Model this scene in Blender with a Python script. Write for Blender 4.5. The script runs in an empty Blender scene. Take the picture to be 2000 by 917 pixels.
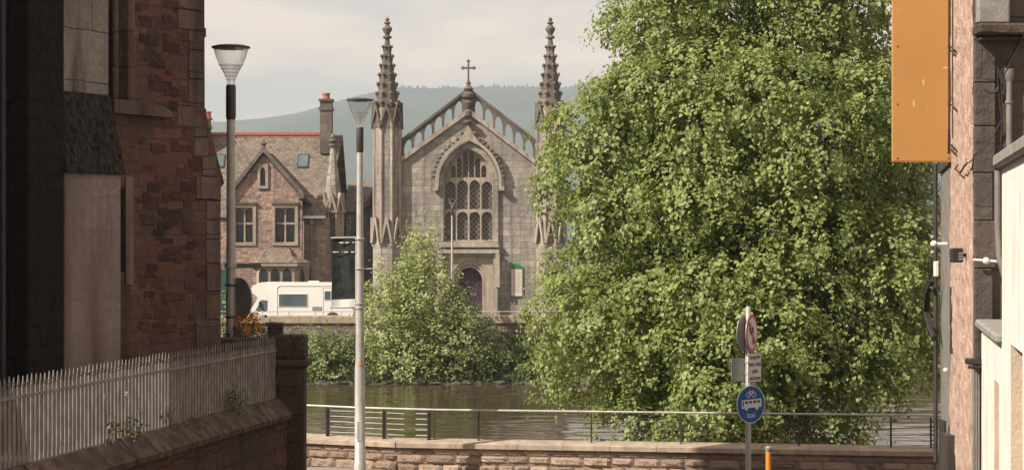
import bpy, math, random
import numpy as np
from mathutils import Vector, Matrix, noise
from mathutils.geometry import tessellate_polygon

# ------------------------------------------------------------------ camera, light, exposure
S = bpy.context.scene
C = S.collection
R = math.radians
FPX, HOR = 3950.0, 470.0            # focal length and horizon of the photograph, in its own pixels

cam = bpy.data.cameras.new('camera'); camo = bpy.data.objects.new('camera', cam); C.objects.link(camo)
cam.sensor_width = 36; cam.lens = 36 * FPX / 2000; cam.shift_y = (HOR - 458.5) / 2000
cam.clip_start = 0.1; cam.clip_end = 30000
camo.location = (0, 0, 0); camo.rotation_euler = (R(90), 0, 0)
S.camera = camo

SUN = Vector((0.87, 0.50, -0.85)).normalized()       # the way the sunlight travels
el = math.asin(-SUN.z); az = math.atan2(-SUN.x, -SUN.y)
sun = bpy.data.lights.new('sun', 'SUN'); suno = bpy.data.objects.new('sun', sun); C.objects.link(suno)
sun.energy = 5.0; sun.angle = R(0.6); sun.color = (1.0, 0.91, 0.78)
suno.rotation_euler = SUN.to_track_quat('-Z', 'Y').to_euler(); suno.location = (-30, -20, 40)

W = bpy.data.worlds.new('World'); S.world = W; W.use_nodes = True
nt = W.node_tree; nt.nodes.clear()
def wn(t, **k):
    n = nt.nodes.new(t)
    for a, b in k.items(): setattr(n, a, b)
    return n
wo = wn('ShaderNodeOutputWorld'); bg = wn('ShaderNodeBackground')
sky = wn('ShaderNodeTexSky', sky_type='NISHITA', sun_disc=False, sun_elevation=el, sun_rotation=az, air_density=1.0, dust_density=2.0)
tc = wn('ShaderNodeTexCoord'); mp = wn('ShaderNodeMapping'); mp.inputs['Scale'].default_value = (6, 6, 24)
nz = wn('ShaderNodeTexNoise'); nz.inputs['Scale'].default_value = 1.0; nz.inputs['Detail'].default_value = 5; nz.inputs['Roughness'].default_value = 0.5
rmp = wn('ShaderNodeValToRGB'); rmp.color_ramp.elements[0].position = 0.42; rmp.color_ramp.elements[1].position = 0.60
rmp.color_ramp.elements[0].color = (3.5, 3.2, 3.0, 1); rmp.color_ramp.elements[1].color = (7.0, 5.2, 3.95, 1)
mx = wn('ShaderNodeMixRGB'); mx.inputs['Fac'].default_value = 0.9
L = nt.links.new
L(tc.outputs['Generated'], mp.inputs[0]); L(mp.outputs[0], nz.inputs['Vector']); L(nz.outputs['Fac'], rmp.inputs[0])
L(sky.outputs[0], mx.inputs[1]); L(rmp.outputs[0], mx.inputs[2]); L(mx.outputs[0], bg.inputs[0]); L(bg.outputs[0], wo.inputs[0])
bg.inputs[1].default_value = 0.1

S.view_settings.view_transform = 'Standard'; S.view_settings.look = 'None'
S.view_settings.exposure = 0.62; S.view_settings.gamma = 1.0; S.view_settings.use_curve_mapping = False
S.cycles.use_denoising = True
S.cycles.max_bounces = 8; S.cycles.diffuse_bounces = 4; S.cycles.transparent_max_bounces = 12; S.cycles.volume_bounces = 1
S.cycles.sample_clamp_indirect = 4

# ------------------------------------------------------------------ small tools
def pt(px, py, Y): return Vector(((px - 1000) * Y / FPX, Y, (HOR - py) * Y / FPX))
def zz(py, Y): return (HOR - py) * Y / FPX
def xx(px, Y): return (px - 1000) * Y / FPX
def frame(o, n):
    n = Vector(n).normalized(); up = Vector((0, 0, 1)); r = up.cross(n).normalized(); u = n.cross(r)
    M = Matrix.Identity(4)
    for i in range(3): M[i][0], M[i][1], M[i][2], M[i][3] = r[i], u[i], n[i], o[i]
    return M
FACE = lambda Y: frame((0, Y, 0), (0, -1, 0))        # a = X, b = Z, d = towards the camera

def base_of(parent):
    while parent and parent.parent: parent = parent.parent
    return Vector(parent.location) if parent else Vector((0, 0, 0))

class MB:
    def __init__(s, M=None): s.v = []; s.f = []; s.M = M or Matrix.Identity(4)
    def add(s, vs, fs):
        o = len(s.v); s.v += [s.M @ Vector(v) for v in vs]; s.f += [[o + i for i in f] for f in fs]; return s
    def box(s, a, b):
        (x0, y0, z0), (x1, y1, z1) = a, b
        return s.add([(x0,y0,z0),(x1,y0,z0),(x1,y1,z0),(x0,y1,z0),(x0,y0,z1),(x1,y0,z1),(x1,y1,z1),(x0,y1,z1)],
                     [(0,3,2,1),(4,5,6,7),(0,1,5,4),(1,2,6,5),(2,3,7,6),(3,0,4,7)])
    def bbox(s, a, b, e=0.01):                        # a box with chamfered long edges
        (x0, y0, z0), (x1, y1, z1) = [min(p) for p in zip(a, b)], [max(p) for p in zip(a, b)]
        e = min(e, (x1-x0)/3, (y1-y0)/3, (z1-z0)/3)
        vs = []; 
        for z, i in ((z0, e), (z0+e, 0), (z1-e, 0), (z1, e)):
            xa, xb, ya, yb = x0+i, x1-i, y0+i, y1-i; c = e if i == 0 else e*.5
            vs += [(xa+c,ya,z),(xb-c,ya,z),(xb,ya+c,z),(xb,yb-c,z),(xb-c,yb,z),(xa+c,yb,z),(xa,yb-c,z),(xa,ya+c,z)]
        fs = [tuple(range(7,-1,-1)), tuple(range(24,32))]
        for k in range(3):
            for i in range(8): j = (i+1) % 8; fs.append((k*8+i, k*8+j, k*8+8+j, k*8+8+i))
        return s.add(vs, fs)
    def plate(s, outer, holes, d0, d1):
        polys = [[Vector((a, b, 0)) for a, b in p] for p in [outer] + list(holes)]
        flat = [v for p in polys for v in p]; n = len(flat)
        vs = [(v.x, v.y, d0) for v in flat] + [(v.x, v.y, d1) for v in flat]; fs = []
        for t in tessellate_polygon(polys):
            a, b, c = [flat[i] for i in t]
            if (b - a).cross(c - a).z < 0: t = (t[0], t[2], t[1])
            fs.append(tuple(n + i for i in t)); fs.append((t[2], t[1], t[0]))
        o = 0
        for k, p in enumerate(polys):
            m = len(p); area = sum(p[i].x*p[(i+1)%m].y - p[(i+1)%m].x*p[i].y for i in range(m)); ccw = area > 0
            if k > 0: ccw = not ccw
            for i in range(m):
                j = (i+1) % m; q = (o+i, o+j, n+o+j, n+o+i); fs.append(q if ccw else q[::-1])
            o += m
        return s.add(vs, fs)
    def tube(s, pts, r, n=8, cap=True):
        pts = [Vector(p) for p in pts]; m = len(pts); rs = r if isinstance(r, (list, tuple)) else [r]*m
        vs = []; fs = []; ref = None
        for i, p in enumerate(pts):
            t = (pts[min(i+1, m-1)] - pts[max(i-1, 0)]).normalized()
            if ref is None: ref = t.orthogonal().normalized()
            u = (ref - t*ref.dot(t))
            u = u.normalized() if u.length > 1e-5 else t.orthogonal().normalized(); ref = u; w = t.cross(u)
            for k in range(n): a = 2*math.pi*k/n; vs.append(p + (u*math.cos(a) + w*math.sin(a))*rs[i])
        for i in range(m-1):
            for k in range(n): j = (k+1) % n; fs.append((i*n+k, i*n+j, i*n+n+j, i*n+n+k))
        if cap: fs += [tuple(range(n-1,-1,-1)), tuple(range((m-1)*n, m*n))]
        return s.add(vs, fs)
    def lathe(s, c, prof, n=16, rot=0.0, cap=True):   # prof: (radius, z)
        vs = []; fs = []; m = len(prof)
        for r, z in prof:
            for k in range(n): a = 2*math.pi*k/n + rot; vs.append((c[0]+r*math.cos(a), c[1]+r*math.sin(a), c[2]+z))
        up = prof[-1][1] >= prof[0][1]
        for i in range(m-1):
            for k in range(n):
                j = (k+1) % n; q = (i*n+k, i*n+j, i*n+n+j, i*n+n+k); fs.append(q if up else q[::-1])
        if cap: fs += [tuple(range(n-1,-1,-1)), tuple(range((m-1)*n, m*n))] if up else [tuple(range(n)), tuple(range(m*n-1,(m-1)*n-1,-1))]
        return s.add(vs, fs)
    def ball(s, c, r, n=8, m=6):
        r = r if isinstance(r, (tuple, list)) else (r, r, r)
        vs = []; fs = []
        for i in range(m+1):
            th = math.pi*(0.02 + 0.96*i/m)
            for k in range(n): a = 2*math.pi*k/n; vs.append((c[0]+r[0]*math.sin(th)*math.cos(a), c[1]+r[1]*math.sin(th)*math.sin(a), c[2]-r[2]*math.cos(th)))
        for i in range(m):
            for k in range(n): j = (k+1) % n; fs.append((i*n+k, i*n+j, i*n+n+j, i*n+n+k))
        fs += [tuple(range(n-1,-1,-1)), tuple(range(m*n, m*n+n))]
        return s.add(vs, fs)
    def prism(s, poly, z0, z1):                       # footprint polygon, counter-clockwise
        n = len(poly); z0s = z0 if isinstance(z0, (list, tuple)) else [z0]*n; z1s = z1 if isinstance(z1, (list, tuple)) else [z1]*n
        vs = [(p[0], p[1], z0s[i]) for i, p in enumerate(poly)] + [(p[0], p[1], z1s[i]) for i, p in enumerate(poly)]
        return s.add(vs, [tuple(range(n-1,-1,-1)), tuple(range(n, 2*n))] + [(i, (i+1)%n, n+(i+1)%n, n+i) for i in range(n)])
    def slab(s, quad, th):                            # a thick sheet from a quad given counter-clockwise seen from outside
        q = [Vector(p) for p in quad]; nn = (q[1]-q[0]).cross(q[2]-q[0]).normalized()*th
        vs = q + [p - nn for p in q]; n = len(q)
        return s.add(vs, [tuple(range(n)), tuple(range(2*n-1, n-1, -1))] + [(i, n+i, n+(i+1)%n, (i+1)%n) for i in range(n)])
    def build(s, name, mat, parent=None, smooth=False, label=None):
        b = base_of(parent); me = bpy.data.meshes.new(name)
        me.from_pydata([tuple(v - b) for v in s.v], [], s.f); me.update()
        if smooth:
            me.polygons.foreach_set('use_smooth', [True]*len(me.polygons))
            try: me.set_sharp_from_angle(angle=R(40))
            except Exception: pass
        me.materials.append(mat)
        o = bpy.data.objects.new(name, me); C.objects.link(o)
        if parent: o.parent = parent
        if label: o['label'] = label
        return o

def thing(name, label, cat, loc=(0, 0, 0), group=None):
    o = bpy.data.objects.new(name, None); C.objects.link(o); o.location = loc; o.empty_display_size = 0.2
    o['label'] = label; o['category'] = cat
    if group: o['group'] = group
    return o
def tag(o, label, cat, group=None):
    o['label'] = label; o['category'] = cat
    if group: o['group'] = group
    return o
def kind(o, k): o['kind'] = k; return o
def text_mesh(name, body, M, size, mat, parent, align='CENTER', ext=0.001, sx=1.0, spacing=1.0):
    cu = bpy.data.curves.new(name, 'FONT'); cu.body = body; cu.size = size; cu.align_x = align; cu.align_y = 'CENTER'
    cu.extrude = ext; cu.space_line = spacing
    t = bpy.data.objects.new('tmp', cu); me = bpy.data.meshes.new_from_object(t)
    me.transform(M @ Matrix.Diagonal((sx, 1, 1, 1))); me.transform(Matrix.Translation(-base_of(parent)))
    bpy.data.objects.remove(t); bpy.data.curves.remove(cu)
    me.name = name; me.materials.clear(); me.materials.append(mat)
    o = bpy.data.objects.new(name, me); C.objects.link(o); o.parent = parent; return o

# ------------------------------------------------------------------ materials
class NT:
    def __init__(s, name):
        s.m = bpy.data.materials.new(name); s.m.use_nodes = True; s.t = s.m.node_tree
        s.b = s.t.nodes['Principled BSDF']; s.out = s.t.nodes['Material Output']
    def n(s, t, ins=None, **k):
        n = s.t.nodes.new(t)
        for a, b in k.items(): setattr(n, a, b)
        for a, b in (ins or {}).items():
            if isinstance(b, bpy.types.NodeSocket): s.t.links.new(b, n.inputs[a])
            else: n.inputs[a].default_value = b
        return n
    def l(s, a, b): s.t.links.new(a, b)
    def mix(s, f, a, b, mode='MIX'):
        n = s.t.nodes.new('ShaderNodeMixRGB'); n.blend_type = mode
        for i, v in ((0, f), (1, a), (2, b)):
            if isinstance(v, bpy.types.NodeSocket): s.l(v, n.inputs[i])
            else: n.inputs[i].default_value = v if i == 0 else (*v, 1)
        return n.outputs[0]
    def noise(s, vec, scale, detail=4, rough=.55, lo=.35, hi=.65):
        n = s.n('ShaderNodeTexNoise', {'Vector': vec, 'Scale': scale, 'Detail': detail, 'Roughness': rough})
        r = s.n('ShaderNodeMapRange', {'Value': n.outputs['Fac'], 'From Min': lo, 'From Max': hi}); return r.outputs[0]
    def scaled(s, vec, sc): return s.n('ShaderNodeMapping', {'Vector': vec, 'Scale': sc}).outputs[0]
    def coord(s): return s.n('ShaderNodeTexCoord').outputs['Object']
    def bump(s, h, strength=.5, dist=.02):
        b = s.n('ShaderNodeBump', {'Height': h, 'Strength': strength, 'Distance': dist}); s.l(b.outputs[0], s.b.inputs['Normal'])

def plain(name, col, rough=.6, metal=0, var=.25, scale=3.0, bump=0, spec=.5, dirt=None):
    t = NT(name); c = t.coord(); f = t.noise(c, scale, 5)
    col = Vector(col[:3]); o = t.mix(f, tuple(col*(1-var)), tuple(col*(1+var*.6)))
    if dirt:
        g = t.noise(t.scaled(c, (3, 3, .6)), scale*.7, 5, .6, .5, .7); o = t.mix(g, o, dirt)
    t.l(o, t.b.inputs['Base Color']); t.b.inputs['Roughness'].default_value = rough; t.b.inputs['Metallic'].default_value = metal
    t.b.inputs['Specular IOR Level'].default_value = spec
    if bump: t.bump(t.noise(c, scale*12, 4), bump, .01)
    return t.m

def stone(name, c1, c2, mortar, bw=.6, bh=.3, ang=0.0, msize=.012, distort=.04, weather=None, wamt=.5, bump=.6, bd=.02, fine=14.0, streak=None, patch=None):
    """Coursed masonry. ang turns the courses round Z so that they run along the wall."""
    t = NT(name); c = t.coord()
    rot = t.n('ShaderNodeVectorRotate', {'Vector': c, 'Angle': -ang}, rotation_type='Z_AXIS').outputs[0]
    sp = t.n('ShaderNodeSeparateXYZ', {0: rot})
    u = t.n('ShaderNodeMath', {0: sp.outputs[0], 1: sp.outputs[1]}, operation='ADD').outputs[0]
    v = t.n('ShaderNodeCombineXYZ', {0: u, 1: sp.outputs[2], 2: 0.0}).outputs[0]
    nz = t.n('ShaderNodeTexNoise', {'Vector': c, 'Scale': 2.2, 'Detail': 3.0})
    sub = t.n('ShaderNodeVectorMath', {0: nz.outputs['Color'], 1: (.5, .5, .5)}, operation='SUBTRACT')
    sc = t.n('ShaderNodeVectorMath', {0: sub.outputs[0], 'Scale': distort*4}, operation='SCALE')
    vv = t.n('ShaderNodeVectorMath', {0: v, 1: sc.outputs[0]}, operation='ADD').outputs[0]
    br = t.n('ShaderNodeTexBrick', {'Vector': vv, 'Color1': (*c1, 1), 'Color2': (*c2, 1), 'Mortar': (*mortar, 1), 'Scale': 1.0, 'Mortar Size': msize,
             'Mortar Smooth': .3, 'Bias': 0.0, 'Brick Width': bw, 'Row Height': bh}, offset=.5, squash=.75, squash_frequency=3)
    o = br.outputs['Color']
    g = t.noise(c, fine, 5, .65, .3, .7); o = t.mix(.55, o, t.mix(g, (.55, .55, .55), (1.25, 1.25, 1.25)), 'MULTIPLY')
    if patch:
        p = t.noise(t.scaled(c, (1, 1, 1.6)), 1.9, 6, .6, .53, .60); o = t.mix(p, o, patch)
    if weather:
        w = t.noise(t.scaled(c, (1, 1, .55)), .55, 6, .62, .42, .66)
        wm = t.n('ShaderNodeMath', {0: w, 1: wamt}, operation='MULTIPLY').outputs[0]; o = t.mix(wm, o, weather)
    if streak:
        w = t.noise(t.scaled(c, (2.4, 2.4, .22)), 1.1, 5, .6, .52, .70); o = t.mix(w, o, streak)
    t.l(o, t.b.inputs['Base Color']); t.b.inputs['Roughness'].default_value = .9; t.b.inputs['Specular IOR Level'].default_value = .25
    inv = t.n('ShaderNodeMath', {0: 1.0, 1: br.outputs['Fac']}, operation='SUBTRACT').outputs[0]
    h = t.n('ShaderNodeMath', {0: inv, 1: g}, operation='ADD').outputs[0]
    t.bump(h, bump, bd)
    return t.m

def slate(name, col, moss, w=.28, h=.2, ang=0.0, amt=.6):
    t = NT(name); c = t.coord()
    rot = t.n('ShaderNodeVectorRotate', {'Vector': c, 'Angle': -ang}, rotation_type='Z_AXIS').outputs[0]
    sp = t.n('ShaderNodeSeparateXYZ', {0: rot}); v = t.n('ShaderNodeCombineXYZ', {0: sp.outputs[0], 1: sp.outputs[2], 2: 0.0}).outputs[0]
    a = Vector(col)
    br = t.n('ShaderNodeTexBrick', {'Vector': v, 'Color1': (*(a*.6), 1), 'Color2': (*(a*1.35), 1), 'Mortar': (*(a*.25), 1), 'Scale': 1.0, 'Mortar Size': .012,
             'Mortar Smooth': .2, 'Brick Width': w, 'Row Height': h})
    f = t.noise(c, 1.3, 7, .72, .42, .62); fm = t.n('ShaderNodeMath', {0: f, 1: amt}, operation='MULTIPLY').outputs[0]
    o = t.mix(fm, br.outputs['Color'], moss)
    f2 = t.noise(c, 5.0, 5, .7, .55, .62); o = t.mix(t.n('ShaderNodeMath', {0: f2, 1: .6}, operation='MULTIPLY').outputs[0], o, (.26, .23, .17))
    t.l(o, t.b.inputs['Base Color']); t.b.inputs['Roughness'].default_value = .85
    t.bump(t.n('ShaderNodeMath', {0: t.noise(c, 9, 3), 1: br.outputs['Fac']}, operation='SUBTRACT').outputs[0], .7, .03)
    return t.m

def leafmat(name, dark, light, trans, tf=.45):
    t = NT(name); g = t.n('ShaderNodeNewGeometry'); c = t.coord()
    col = t.mix(g.outputs['Random Per Island'], dark, light)
    big = t.noise(c, .9, 3, .5, .40, .60); col = t.mix(t.n('ShaderNodeMath', {0: big, 1: .5}, operation='MULTIPLY').outputs[0], col, tuple(Vector(light)*1.1))
    t.l(col, t.b.inputs['Base Color']); t.b.inputs['Roughness'].default_value = .45; t.b.inputs['Specular IOR Level'].default_value = .35
    tr = t.n('ShaderNodeBsdfTranslucent', {'Color': (*trans, 1)})
    m = t.n('ShaderNodeMixShader', {0: tf, 1: t.b.outputs[0], 2: tr.outputs[0]}); t.l(m.outputs[0], t.out.inputs[0])
    return t.m

def glassmat(name, tint=(1, 1, 1), glossy=.12, rough=.03):
    t = NT(name); tr = t.n('ShaderNodeBsdfTransparent', {'Color': (*tint, 1)}); gl = t.n('ShaderNodeBsdfGlossy', {'Color': (1, 1, 1, 1), 'Roughness': rough})
    lw = t.n('ShaderNodeLayerWeight', {'Blend': .35}); f = t.n('ShaderNodeMapRange', {'Value': lw.outputs['Facing'], 'To Min': glossy, 'To Max': .8}).outputs[0]
    m = t.n('ShaderNodeMixShader', {0: f, 1: tr.outputs[0], 2: gl.outputs[0]}); t.l(m.outputs[0], t.out.inputs[0]); return t.m

def lattice(name):
    t = NT(name); c = t.coord(); sp = t.n('ShaderNodeSeparateXYZ', {0: c}); outs = []
    for sgn in (1, -1):
        a = t.n('ShaderNodeMath', {0: sp.outputs[2], 1: float(sgn)}, operation='MULTIPLY').outputs[0]
        b = t.n('ShaderNodeMath', {0: sp.outputs[0], 1: a}, operation='ADD').outputs[0]
        p = t.n('ShaderNodeMath', {0: b, 1: .19}, operation='PINGPONG').outputs[0]
        outs.append(t.n('ShaderNodeMath', {0: p, 1: .035}, operation='LESS_THAN').outputs[0])
    f = t.n('ShaderNodeMath', {0: outs[0], 1: outs[1]}, operation='MAXIMUM').outputs[0]
    n = t.noise(c, .9, 4); pane = t.mix(n, (.035, .03, .03), (.10, .075, .065))
    o = t.mix(f, pane, (.22, .19, .165)); t.l(o, t.b.inputs['Base Color'])
    t.b.inputs['Roughness'].default_value = .25; return t.m

def water():
    t = NT('river_water'); c = t.coord()
    w1 = t.n('ShaderNodeTexNoise', {'Vector': t.scaled(c, (.30, 1.7, 1)), 'Scale': 1.3, 'Detail': 5.0, 'Roughness': .6})
    w2 = t.n('ShaderNodeTexNoise', {'Vector': t.scaled(c, (.07, .45, 1)), 'Scale': 1.0, 'Detail': 4.0})
    h = t.n('ShaderNodeMath', {0: w1.outputs['Fac'], 1: w2.outputs['Fac']}, operation='ADD').outputs[0]
    t.bump(h, .25, .03)
    o = t.mix(t.noise(c, .06, 3), (.048, .033, .020), (.066, .046, .029)); t.l(o, t.b.inputs['Base Color'])
    t.b.inputs['Roughness'].default_value = .05; t.b.inputs['IOR'].default_value = 1.33; t.b.inputs['Specular IOR Level'].default_value = .5
    return t.m

M = {}
LANE_A = R(90 - 10.05)          # heading of the lane's side walls, from X
CH_A = R(60)                    # heading of the old church wall on the left
M['old_red'] = stone('old_red_sandstone', (.175, .095, .080), (.105, .065, .058), (.090, .070, .062), .42, .155, CH_A, .012, .035, (.070, .052, .047), .6, .7, .025, 11, (.052, .042, .039), (.145, .066, .053))
M['old_dark'] = stone('shade_black_stone', (.020, .014, .013), (.014, .0105, .010), (.009, .008, .007), .4, .2, CH_A, .016, .07, (.012, .010, .010), .6, .9, .04, 9)  # near-black puts the left bay's deep shade into the stone colour
M['old_quoin'] = stone('grey_quoin_stone', (.170, .128, .113), (.118, .09, .08), (.05, .04, .035), .7, .42, CH_A, .01, .04, (.085, .05, .042), .8, .6, .03, 8, (.05, .038, .034))
M['old_grey'] = stone('grey_dressed_stone', (.25, .232, .215), (.20, .185, .172), (.06, .052, .047), 2.4, .62, CH_A, .008, .02, (.085, .075, .068), .8, .5, .02, 12, (.07, .06, .055))
M['old_pale'] = stone('pale_patched_stone', (.27, .23, .215), (.23, .195, .182), (.20, .16, .145), 1.6, .42, CH_A, .006, .02, (.19, .145, .13), .7, .4, .015, 12, (.12, .095, .085))
M['old_moss'] = plain('mossy_black_weathering', (.042, .036, .032), .95, 0, .8, 14, .9, .2, (.095, .086, .077))
M['wall_red'] = stone('churchyard_wall_stone', (.135, .070, .056), (.090, .050, .042), (.05, .036, .032), .7, .26, LANE_A, .014, .06, (.055, .040, .036), .8, .9, .04, 8, (.034, .028, .026))
M['cope_old'] = plain('weathered_coping_stone', (.135, .100, .086), .95, 0, .45, 4, .8, .2, (.055, .045, .038))
M['pillar'] = stone('pillar_stone', (.110, .078, .068), (.078, .058, .050), (.03, .024, .022), .9, .4, 0, .008, .04, (.03, .024, .021), .8, .7, .03, 10)
M['fence'] = plain('weathered_fence_paint', (.245, .225, .208), .7, .1, .28, 6, .2, .3, (.17, .14, .125))
M['steel'] = plain('galvanised_steel', (.45, .435, .41), .42, .15, .15, 5, 0, .5, (.33, .31, .285))
M['steel_dark'] = plain('dark_grey_paint', (.055, .048, .044), .5, .2, .2, 5)
M['black'] = plain('black_paint', (.018, .018, .019), .5, 0, .2, 5)
M['white'] = plain('white_gloss_paint', (.78, .76, .72), .35, 0, .05, 2)
M['signgrey'] = plain('grey_sign_back', (.30, .305, .29), .55, .3, .12, 3)
M['glass'] = glassmat('lamp_glass')
M['church'] = stone('church_ashlar', (.45, .40, .345), (.29, .264, .233), (.23, .205, .18), 1.1, .46, 0, .014, .02, (.185, .168, .152), .85, .8, .04, 2.2, (.15, .135, .122))
M['dress'] = stone('church_dressings', (.455, .395, .33), (.40, .347, .288), (.33, .27, .22), 1.5, .7, 0, .006, .01, (.25, .205, .17), .7, .4, .02, 4.0, (.20, .17, .14))
M['dress_dark'] = stone('blackened_carved_stone', (.205, .168, .142), (.14, .118, .10), (.10, .085, .075), 1.2, .6, 0, .008, .02, (.075, .066, .058), .9, .6, .03, 4.0)
M['house'] = stone('house_red_rubble', (.52, .35, .275), (.19, .128, .115), (.42, .33, .28), .62, .27, 0, .025, .10, (.24, .175, .15), .6, 1.0, .06, 3.0, (.2, .15, .13))
M['house_dress'] = stone('house_dressings', (.40, .325, .26), (.34, .28, .225), (.27, .22, .18), 1.5, .7, 0, .006, .01, (.22, .18, .15), .6, .4, .02, 4.0)
M['wing'] = stone('dark_wing_stone', (.20, .175, .155), (.13, .115, .105), (.06, .055, .05), .7, .3, 0, .015, .04, (.05, .045, .042), .7, .7, .03, 4.0)
M['slate'] = slate('mossy_slate', (.165, .138, .115), (.25, .188, .14))
M['slate_dark'] = slate('dark_slate', (.060, .056, .050), (.085, .075, .055))
M['terracotta'] = plain('terracotta', (.42, .125, .075), .8, 0, .3, 6)
M['lattice'] = lattice('leaded_window_glass')
M['pane'] = plain('window_glass', (.03, .035, .037), .08, 0, .4, 1.5)
M['purple'] = plain('purple_door_paint', (.062, .026, .058), .5, 0, .3, 4)
M['teal'] = plain('teal_door_paint', (.02, .07, .065), .5, 0, .3, 4)
M['green'] = plain('green_paint', (.02, .20, .085), .5, 0, .3, 8)
M['cream'] = plain('cream_board', (.62, .54, .46), .6, 0, .06, 3)
M['ink'] = plain('dark_ink', (.10, .085, .075), .7, 0, .1, 3)
M['parapet'] = stone('river_parapet_block', (.47, .385, .32), (.36, .29, .24), (.3, .23, .19), 2.0, 1.0, 0, .0, .02, (.30, .22, .17), .6, .8, .03, 18.0)
def tint_islands(m, lo, hi, amt=1.0):
    t = m.node_tree; b = t.nodes['Principled BSDF']; l = b.inputs['Base Color'].links[0]; src = l.from_socket
    g = t.nodes.new('ShaderNodeNewGeometry'); ra = t.nodes.new('ShaderNodeMixRGB'); ra.inputs[1].default_value = (*lo, 1); ra.inputs[2].default_value = (*hi, 1)
    mu = t.nodes.new('ShaderNodeMixRGB'); mu.blend_type = 'MULTIPLY'; mu.inputs[0].default_value = amt
    t.links.new(g.outputs['Random Per Island'], ra.inputs[0]); t.links.new(src, mu.inputs[1]); t.links.new(ra.outputs[0], mu.inputs[2]); t.links.new(mu.outputs[0], b.inputs['Base Color'])
tint_islands(M['parapet'], (.62, .56, .54), (1.12, 1.06, 1.0))
M['mortar'] = plain('lime_mortar', (.22, .165, .135), .95, 0, .25, 8, .4)
M['old_blocks'] = stone('proud_red_block', (.13, .068, .055), (.085, .05, .044), (.06, .045, .04), 2, 1, CH_A, 0, .05, (.06, .046, .042), .6, .9, .04, 12)
tint_islands(M['old_blocks'], (.6, .65, .7), (1.25, 1.1, 1.05))
M['cope'] = plain('parapet_coping_stone', (.40, .325, .255), .9, 0, .22, 3, .5, .3, (.27, .215, .17))
M['embank'] = stone('embankment_rubble', (.29, .225, .185), (.195, .155, .13), (.12, .10, .088), .75, .3, 0, .02, .05, (.13, .11, .09), .6, .8, .05, 3.0)
M['asphalt'] = plain('asphalt', (.05, .05, .05), .9, 0, .3, 2, .4)
M['paving'] = stone('pavement_slabs', (.28, .245, .215), (.25, .22, .19), (.15, .13, .12), .9, .6, 0, .008, 0, None, 0, .3, .01, 10)
M['earth'] = plain('river_bank_earth', (.085, .075, .045), .95, 0, .5, .8, .8)
M['field'] = plain('distant_ground', (.075, .085, .045), .95, 0, .3, .02)
M['forest'] = plain('hill_forest', (.030, .050, .046), .95, 0, .45, .004)
M['water'] = water()
M['bark'] = plain('dark_bark', (.045, .036, .028), .95, 0, .4, 5, .9)
M['lime'] = leafmat('lime_tree_leaves', (.085, .125, .033), (.30, .338, .12), (.39, .47, .13), .33)
M['willow'] = leafmat('willow_leaves', (.23, .27, .10), (.37, .40, .18), (.46, .54, .19), .3)
M['shrub'] = leafmat('shrub_leaves', (.14, .18, .065), (.27, .31, .13), (.34, .42, .14), .3)
M['grass'] = leafmat('bank_grass', (.070, .105, .030), (.14, .18, .06), (.19, .26, .07), .3)
M['weed'] = leafmat('weed_leaves', (.04, .08, .02), (.08, .13, .035), (.12, .2, .04), .3)
M['twig'] = plain('bare_twigs', (.17, .12, .095), .9, 0, .3, 6)
M['petal'] = leafmat('orange_petals', (.55, .17, .03), (.75, .32, .06), (.7, .3, .05), .3)
M['fluff'] = plain('seed_fluff', (.55, .5, .45), .9, 0, .2, 40)
M['rock'] = plain('river_rock', (.075, .064, .052), .85, 0, .6, 3, .6)
M['pink'] = plain('pink_rubble_harling', (.60, .425, .335), .95, 0, .28, 6, .9, .2, (.46, .30, .235))
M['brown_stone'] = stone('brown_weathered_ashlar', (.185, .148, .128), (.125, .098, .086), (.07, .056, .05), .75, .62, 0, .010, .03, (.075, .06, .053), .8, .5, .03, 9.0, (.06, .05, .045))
M['grey_render'] = plain('grey_render', (.23, .205, .19), .9, 0, .3, 5, .6)
M['limewash'] = plain('cream_limewash', (.79, .745, .685), .85, 0, .08, 3, .35, .3, (.60, .53, .455))
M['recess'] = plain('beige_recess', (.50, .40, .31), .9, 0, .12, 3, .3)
M['sillstone'] = plain('grey_sill_stone', (.30, .28, .255), .9, 0, .25, 6, .6)
M['orange'] = plain('orange_sign_board', (.45, .235, .075), .5, 0, .05, 1.2, 0, .4)
M['chip'] = plain('chipped_paint', (.62, .42, .20), .8, 0, .1, 8)
M['orange_post'] = plain('orange_post_paint', (.70, .26, .03), .5, 0, .1, 6)
M['cable'] = plain('cable_sheath', (.035, .028, .026), .7, 0, .3, 8)
M['pipe'] = plain('grey_pipe_paint', (.20, .18, .165), .6, .1, .2, 6)
M['camper'] = plain('camper_white', (.80, .785, .75), .3, 0, .03, 1)
M['camper_glass'] = plain('camper_window_glass', (.11, .145, .165), .12, 0, .3, .6)
M['rubber'] = plain('tyre_rubber', (.02, .02, .02), .9, 0, .2, 5)
M['red'] = plain('sign_red', (.52, .03, .035), .4, 0, .05, 3)
M['blue'] = plain('sign_blue', (.012, .10, .36), .35, 0, .06, 3)
M['signwhite'] = plain('sign_white', (.74, .71, .66), .45, 0, .06, 4)
M['signblack'] = plain('sign_black', (.015, .015, .015), .6)
M['banner'] = plain('dark_banner_print', (.026, .032, .031), .7, 0, .6, 5, 0, .2, (.055, .048, .042))
M['sticker'] = plain('orange_sticker', (.75, .24, .03), .5)

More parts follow.
